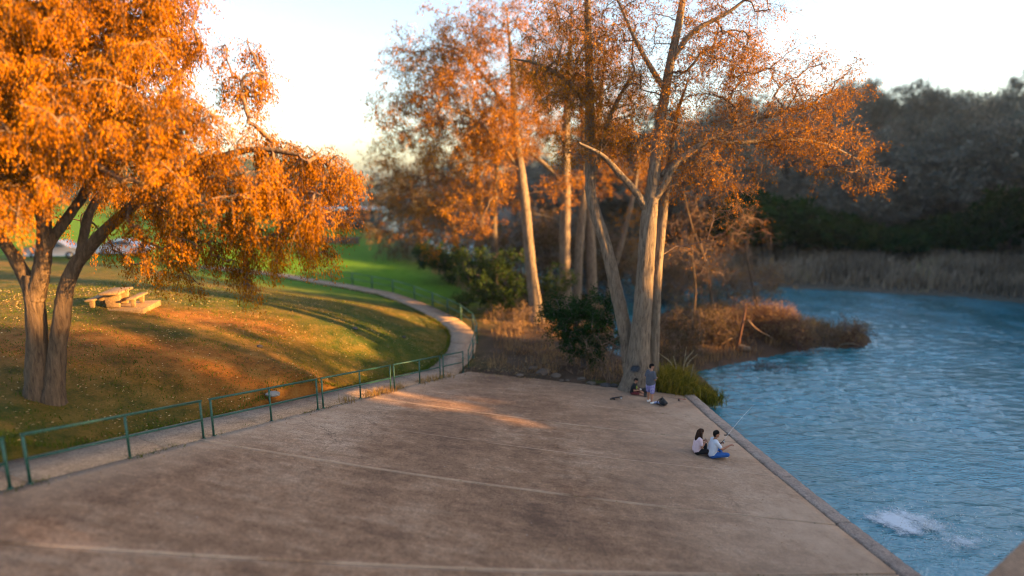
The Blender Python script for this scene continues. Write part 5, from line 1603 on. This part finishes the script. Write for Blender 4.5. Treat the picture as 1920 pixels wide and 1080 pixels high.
for px, py, lab in ((1200, 735, "round black bag on the concrete under the trunk's dark paint mark"), (1211, 737, "smaller black bag against the knees of the standing person")):
    wp = hit(px, py, APZ)
    big = px == 1200
    o = empty("black_bag", wp, lab, "bag", "black bags beside the seated person")
    m_ = MB(); r_ = .15 if big else .12
    capsule(m_, (-.05, 0, r_), r_, (.05, 0, r_ * .95), r_ * .95); fuse("bag_body", m_, M_BLACK, o, .018, 3)
    m_ = MB(); m_.tube(catmull([(-.08, 0, r_ * 1.9), (0, 0, r_ * 2.35), (.08, 0, r_ * 1.9)], 4), .012, 6); m_.obj("bag_handle", M_BLACK, o, None, True)
wp = hit(1157, 748, APZ)
o = empty("tackle", wp, "small black and white fishing tackle lying flat left of the black-shirted person", "tackle", None, rad(20))
m_ = MB(); m_.box((0, 0, .07), (.5, .1, .025)); m_.obj("board", M_BLACK, o, None, False, .008)
for x in (-.16, .17):
    m_ = MB(); capsule(m_, (x, -.06, .03), .028, (x, .06, .03), .028, 10); m_.obj("roller", M_WHITE if x > 0 else M_BLACK, o, None, True)
for px, py, lab in ((1146, 749, "tiny dark lump on the concrete at the far left of the tackle"), (1361, 817, "small dark lure on the concrete before the outstretched hand"), (1366, 816.5, "second dark lure, the one touching the kerb's shade")):
    m_ = MB(); capsule(m_, (-.04, 0, .025), .025, (.04, .01, .022), .022, 8)
    props(m_.obj("lure", M_BLACK, None, hit(px, py, APZ), True), lab, "lure")

# ------------------------------------------------------------------ picnic table on its pad
tb = hit(222, 574, ground_z)
ta = rad(12)
pad = MB(); pad.box((0, 0, -.10), (2.6, 1.9, .24))
o = pad.obj("table_pad", M_TABLE, None, tb, False, .02); o.rotation_euler.z = ta
props(o, "thin concrete pad under the sunlit picnic table", "concrete pad")
pt = empty("picnic_table", tb + (0, 0, .04), "sunlit concrete picnic table with two benches behind the twin-trunked tree", "picnic table", None, ta); pt.scale = (.76, .76, .76)
m_ = MB(); m_.box((0, 0, .80), (.95, 1.9, .11)); m_.obj("tabletop", M_TABLE, pt, None, False, .015)
for y in (-.55, .5):
    m_ = MB(); m_.box((0, y, .375), (.80, .22, .74), taper=.78); m_.obj("pedestal", M_TABLE, pt, None, False, .012)
m_ = MB(); m_.box((0, 0, .30), (.14, .86, .3)); m_.obj("stretcher", M_TABLE, pt, None, False, .01)
for x in (-1.0, 1.0):
    m_ = MB(); m_.box((x, 0, .47), (.40, 1.9, .09)); bn = m_.obj("bench", M_TABLE, pt, None, False, .012)
    for y in (-.6, .55):
        m_ = MB(); m_.box((x, y, .21), (.26, .18, .42), taper=.7); m_.obj("leg", M_TABLE, bn, None, False, .01)

# ------------------------------------------------------------------ stones and logs
def rock(name, label, loc, size, material, group=None, seed=0, cat="stone"):
    bm = bmesh.new()
    bmesh.ops.create_icosphere(bm, subdivisions=2, radius=1)
    r_ = np.random.default_rng(seed)
    nrm_ = unit(r_.standard_normal((7, 3)))
    lim = r_.uniform(.62, .95, 7)
    for v in bm.verts:
        c = np.array(v.co)
        for n__, l_ in zip(nrm_, lim):
            dd = c @ n__
            if dd > l_:
                c = c - n__ * (dd - l_)
        v.co = Vector(c * np.asarray(size) * (1 + .06 * r_.standard_normal()))
    me = bpy.data.meshes.new(name); bm.to_mesh(me); bm.free()
    me.materials.append(material)
    o = link(name, me, None, loc); o.rotation_euler.z = r_.uniform(0, .5)
    return props(o, label, cat, group)
rock("stone", "flat white limestone lying in the lawn behind the second railing panel", hit(511, 740, ground_z) + (0, 0, .02), (.28, .22, .09), m_plain("white_limestone", (0.26, 0.235, 0.21), .9, .12, 4, bmp=.5), None, 3)
for px, py, s_, lab in ((666, 617, .16, "small dark stone lying alone in the middle of the lawn"), (757, 633, .12, "small brownish stone on the lawn near the path's inner edge"), (487, 651, .13, "little dark stone on the sunlit lawn right of the big tree")):
    rock("stone", lab, hit(px, py, ground_z) + (0, 0, .03), (s_, s_ * .8, s_ * .6), M_DROCK, "loose stones on the lawn", int(px))
for k, (px, py, s_, lab) in enumerate([(974, 705, .22, "palest stone in the leaf heap just past the apron edge"), (1000, 693, .30, "long slanting rock on the slope, half sunk in leaves"), (1020, 700, .42, "largest grey rock slab on the slope beyond the apron"), (1042, 706, .28, "angular rock between the big slab and the white stones"),
                                  (1053, 714, .14, "left of the two small white stones on the apron's far edge"), (1064, 714, .13, "right of the two small white stones on the apron's far edge"), (1090, 712, .22, "brown rock in front of the dull brush"), (1108, 720, .24, "grey rock on the apron's far edge below the thin white stem"),
                                  (1136, 724, .28, "dark rock left of the tallest cypress's root flare"), (1150, 725, .24, "dark rock touching the tallest cypress's root flare"), (1078, 675, .2, "pale flat stone lying under the dark green shrub")]):
    rock("stone", lab, hit(px, py, ground_z) + (0, 0, s_ * .15), (s_, s_ * .7, s_ * .45), M_ROCK if k not in (8, 9) else M_DROCK, "rocks along the far edge of the apron", 40 + k)
def log(name, label, pts, r, material, cat, group=None):
    pts = [np.asarray(q_) for q_ in pts]
    o_ = pts[0]
    m_ = MB(); line = catmull(pts, 4) - o_
    m_.tube(line, np.interp(np.linspace(0, 1, len(line)), np.linspace(0, 1, len(r)), r), 8)
    return props(m_.obj(name, material, None, o_, True), label, cat, group)
Y_ = PZ(1398, 655, .3)[1]
log("log", "short grey log lying on the bare middle of the spit", [PY(1384, 650, Y_), PY(1395, 653, Y_ - .1), PY(1406, 655, Y_ - .2)], [.17, .18, .16], M_BARK, "log")
log("dead_stem", "leaning reddish dead stem standing over the log", [PY(1381, 662, Y_), PY(1388, 628, Y_), PY(1396, 590, Y_ + .2), PY(1400, 572, Y_ + .3)], [.10, .08, .055, .02], M_RTWIG, "dead stem")
log("branch", "bare branch slanting down from the dead stem", [PY(1402, 600, Y_), PY(1420, 618, Y_), PY(1450, 634, Y_ - .1)], [.05, .04, .02], M_TWIG, "branch")
log("branch", "bare branch lying across the front of the log", [PY(1352, 646, Y_ - .1), PY(1368, 636, Y_), PY(1384, 630, Y_ + .1)], [.035, .03, .012], M_TWIG, "branch")
Y_ = PZ(1595, 652, .05)[1]
log("driftwood", "pale bleached driftwood branch at the waterline under the tip bush", [PY(1568, 655, Y_), PY(1578, 646, Y_), PY(1596, 644, Y_), PY(1612, 648, Y_)], [.03, .045, .05, .03], M_BARK, "driftwood")
for lab, pts in (("tall thin white stem left of the pampas plumes", [(1299, 664), (1301, 630), (1298, 590), (1302, 540)]), ("second thin pale stem, bent, beside the tall one", [(1303, 660), (1306, 635), (1312, 610), (1308, 580)]), ("thin white stem at the foot of the tallest cypress's left side", [(1150, 718), (1148, 690), (1147, 660), (1151, 640)])):
    Y_ = (PZ(1300, 668, .2) if pts[0][0] > 1200 else PZ(1150, 718, .5))[1]
    log("sapling", lab, pxs(pts, Y_), [.04, .035, .028, .012], M_BARK, "sapling", "thin pale saplings")
log("branch", "forked pale branch on the brown slope right of the bend", [hit(896, 581, ground_z) + (0, 0, .06), hit(905, 585, ground_z) + (0, 0, .25), hit(917, 582, ground_z) + (0, 0, .4)], [.05, .05, .02], M_BARK, "branch")

# twigs standing in the shallows in front of the spit
tb2 = PZ(1440, 690, 0)
n_ = 260
c = np.column_stack([tb2[0] + rng.normal(0, 1.1, n_), tb2[1] + rng.normal(0, .35, n_), np.full(n_, -.1)])
d = unit(np.column_stack([rng.normal(0, .8, n_), rng.normal(0, .4, n_), np.ones(n_)]))
L_ = rng.uniform(.2, .55, n_)[:, None]
P_ = np.stack([c, c + d * L_ * .5 + rng.normal(0, .03, (n_, 3)), c + d * L_], 1)
v, qd = tube_arrays(P_, np.broadcast_to(np.array([[.01, .008, .004]]), (n_, 3)), 4)
props(link("drowned_twigs", mesh_np("drowned_twigs", v, [qd], False, None, [M_DTWIG])), "drowned twigs poking out of the shallows before the spit", None, None, "stuff")

# dark paint mark sprayed on the big trunk
tr_ob = [c for c in big_cypress.children if c.name.startswith("trunk")][0]
bl0 = np.array(big_cypress.location)
mv, mf, mc = [], [], []
bpy.context.view_layer.update()
for iz in range(19):
    for ix in range(25):
        px, py = 1191 + (ix - 12) * 1.45, 691 + (iz - 9) * 1.45
        d = ray(px, py)
        ok, loc, nrm_h, _ = tr_ob.ray_cast(Vector((0, 0, CAMZ)) - Vector(bl0), Vector(d).normalized())
        p_ = np.array(loc) + np.array(nrm_h) * .012 if ok else np.full(3, np.nan)
        mv.append(p_)
        r_ = math.hypot((px - 1191) / 15.5, (py - 691) / 10.5)
        mc.append(max(0.0, 1 - r_) * .8)
mv = np.array(mv)
for iz in range(18):
    for ix in range(24):
        a_ = iz * 25 + ix
        f_ = (a_, a_ + 25, a_ + 26, a_ + 1)
        if np.isfinite(mv[list(f_)]).all() and np.ptp(mv[list(f_)], axis=0).max() < .25:
            mf.append(f_)
mv = np.nan_to_num(mv)
if mf:
    m, n, l, out = mat("sprayed_paint")
    p_ = n.new("ShaderNodeBsdfPrincipled"); p_.inputs["Base Color"].default_value = (.022, .03, .045, 1); p_.inputs["Roughness"].default_value = .8
    tb_ = n.new("ShaderNodeBsdfTransparent"); mx = n.new("ShaderNodeMixShader")
    k_ = math_(n, l, 'MULTIPLY', math_(n, l, 'SUBTRACT', math_(n, l, 'ADD', attr(n, "cover"), noise(n, l, geo_pos(n), 5, 6, .75, 1.0)), .72), 4.0, True)
    l.new(math_(n, l, 'MULTIPLY', k_, .85), mx.inputs[0]); l.new(tb_.outputs[0], mx.inputs[1]); l.new(p_.outputs[0], mx.inputs[2]); l.new(mx.outputs[0], out.inputs[0])
    used = sorted({i for f_ in mf for i in f_}); rm = {u_: k for k, u_ in enumerate(used)}
    link("paint_mark", mesh_np("paint_mark", mv[used], [np.array([[rm[i] for i in f_] for f_ in mf])], True, {"cover": np.array(mc)[used]}, [m]), big_cypress)
# ------------------------------------------------------------------ foam where the water wells up
fc_ = PZ(1735, 990, 0)
def m_foam():
    m, n, l, out = mat("white_foam")
    p_ = n.new("ShaderNodeBsdfPrincipled")
    p_.inputs["Base Color"].default_value = (.55, .6, .66, 1)
    p_.inputs["Roughness"].default_value = .5
    tr = n.new("ShaderNodeBsdfTransparent")
    mx = n.new("ShaderNodeMixShader")
    a = attr(n, "cover")
    f = noise(n, l, geo_pos(n), 5.5, 9, .85, 2.0)
    k_ = math_(n, l, 'MULTIPLY', math_(n, l, 'SUBTRACT', math_(n, l, 'ADD', a, math_(n, l, 'MULTIPLY', f, 1.6)), 1.10), 2.0, True)
    l.new(math_(n, l, 'MULTIPLY', k_, .9), mx.inputs[0])
    l.new(tr.outputs[0], mx.inputs[1]); l.new(p_.outputs[0], mx.inputs[2]); l.new(mx.outputs[0], out.inputs[0])
    return m
u_, v_ = np.meshgrid(np.linspace(-2.0, 2.0, 105), np.linspace(-1.5, 1.5, 77))
fx, fy = u_.ravel(), v_.ravel()
r_ = np.hypot(fx / 1.7, fy / 1.15)
n1 = fbm(fx * 1.3 + 5, fy * 1.6 + 2, 61, 4)
cover = np.clip((1 - r_) * .9 + (n1 - .5) * 1.6, 0, 1) * sstep(1.15, .8, r_)
zz = .012 + .05 * fbm(fx * 4, fy * 4, 62, 3) * cover
W_ = 105
ii = np.arange(76)[:, None] * W_ + np.arange(104)[None]
qd = np.stack([ii, ii + 1, ii + W_ + 1, ii + W_], -1).reshape(-1, 4)
keep = cover[qd].max(1) > .02
fo = link("water_foam", mesh_np("water_foam", np.column_stack([fx, fy, zz]), [qd[keep]], True, {"cover": cover}, [m_foam()]), None, fc_ + (0, 0, .02))
fo.rotation_euler.z = -.35
dn_ = 420
da = rng.uniform(0, 6.28, dn_); dr_ = np.abs(rng.normal(0, .85, dn_))
dc = np.column_stack([np.cos(da) * dr_ * 1.35, np.sin(da) * dr_, rng.exponential(.06, dn_) + .03])
ds = rng.uniform(.008, .022, dn_)
oc = np.array([[1, 0, 0], [-1, 0, 0], [0, 1, 0], [0, -1, 0], [0, 0, 1], [0, 0, -1]], float)
of = np.array([[0, 2, 4], [2, 1, 4], [1, 3, 4], [3, 0, 4], [2, 0, 5], [1, 2, 5], [3, 1, 5], [0, 3, 5]])
sv = (dc[:, None] + oc[None] * ds[:, None, None]).reshape(-1, 3)
sp_ = link("spray", mesh_np("spray", sv, [(np.arange(dn_)[:, None, None] * 6 + of[None]).reshape(-1, 3)], True, None, [M_WHITE]), None, fc_)
props(sp_, "fine drops of spray thrown up over the foam", None, None, "stuff")
props(fo, "white foam welling up in the water near the wall", None, None, "stuff")

# ------------------------------------------------------------------ far lawn: parked cars and a low building
M_CARW = m_plain("white_car_paint", (0.62, 0.62, 0.66), 0.3, 0.03, 3, spec=.6)
M_GLASS = m_plain("dark_window_glass", (0.02, 0.03, 0.035), 0.08, 0.1, 3, spec=.6)
M_TYRE = m_plain("tyre_rubber", (0.015, 0.015, 0.016), 0.85, 0.2)
def car(loc, rz, label, paint):
    o = empty("parked_car", loc, label, "car", "pale cars parked behind the lawn", rz)
    prof = [(-2.2, .35), (-2.25, .7), (-2.1, .95), (-1.5, 1.0), (-.9, 1.45), (.5, 1.5), (1.2, 1.05), (2.0, .9), (2.25, .65), (2.2, .35)]
    m_ = MB()
    n__ = len(prof)
    V = []
    for y, sc_ in ((-.86, 1), (-.80, 1), (.80, 1), (.86, 1)):
        for x, z in prof:
            ins = .14 if z > 1.1 else 0
            V.append((x, y * (1 - ins), z))
    f = [(a * n__ + i, a * n__ + (i + 1) % n__, (a + 1) * n__ + (i + 1) % n__, (a + 1) * n__ + i) for a in range(3) for i in range(n__)]
    m_.add(V, f)
    m_.f.setdefault(n__, []).append(list(range(n__))); m_.f.setdefault(n__, []).append(list(range(3 * n__, 4 * n__))[::-1])
    m_.obj("body", paint, o, None, False, .05)
    for s_ in (1, -1):
        m_ = MB(); y = s_ * .79
        m_.add([(-1.35, y * 1.1, 1.03), (1.05, y * 1.1, 1.05), (.45, y * .985, 1.42), (-.85, y * .985, 1.38)], [(0, 1, 2, 3)])
        m_.obj("window", M_GLASS, o)
        for x in (-1.4, 1.4):
            m_ = MB(); m_.tube([(x, s_ * .66, .33), (x, s_ * .9, .33)], .33, 16); w_ = m_.obj("wheel", M_TYRE, o, None, True)
            m_ = MB(); m_.tube([(x, s_ * .88, .33), (x, s_ * .915, .33)], .19, 12); m_.obj("rim", M_STEEL, w_, None, True)
    return o
M_CARS = m_plain("silver_car_paint", (0.38, 0.38, 0.42), 0.3, 0.03, 3, .4, .6)
car(hit(235, 478, ground_z), rad(8), "white car parked beyond the lawn, seen under the orange foliage", M_CARW)
car(hit(112, 484, ground_z), rad(5), "silver car glimpsed between the orange tree's trunks", M_CARS)
M_TEAL = m_plain("dark_teal_boards", (0.02, 0.07, 0.085), .7, .15, 4)
M_ROOF = m_plain("pale_metal_roof", (0.42, 0.55, 0.58), .35, .06, 3, .3)
bl_ = PY(664, 452, 92); bl_[2] = float(ground_z(bl_[0], bl_[1])[0])
bd = empty("park_building", bl_, "low dark teal building with a pale roof at the end of the far grass", "building")
m_ = MB(); m_.box((0, 0, 1.4), (8.4, 4, 2.8)); m_.obj("wall", M_TEAL, bd)
m_ = MB(); m_.box((0, 0, 2.98), (9.6, 5.4, .3)); m_.obj("roof", M_ROOF, bd, None, False, .03)
for x in (-2.5, 0, 2.5):
    m_ = MB(); m_.box((x, -2.03, 1.5), (1.5, .07, 1.1)); w_ = m_.obj("window", M_GLASS, bd)
    m_ = MB(); m_.box((x, -2.05, .9), (1.7, .14, .08)); m_.obj("sill", M_ROOF, w_)
wl_ = hit(620, 456, ground_z)
m_ = MB()
m_.box((0, 0, .35), (7, .4, .9))
o = m_.obj("low_wall", M_ROCK, None, wl_, False, .04); props(o, "low pale stone wall along the end of the bright far grass", "wall")

# ------------------------------------------------------------------ air between here and the far wood
HAZE = 0.0002
m, n, l, out = mat("valley_air")
pv_ = n.new("ShaderNodeVolumePrincipled")
pv_.inputs["Color"].default_value = (.72, .86, 1, 1)
pv_.inputs["Density"].default_value = HAZE
pv_.inputs["Anisotropy"].default_value = 0.2
l.new(pv_.outputs[0], out.inputs["Volume"])
m_ = MB(); m_.box((0, 300, 54), (1790, 1190, 114.0))
props(m_.obj("haze", m), "thin bluish evening haze over the river", None, None, "stuff")
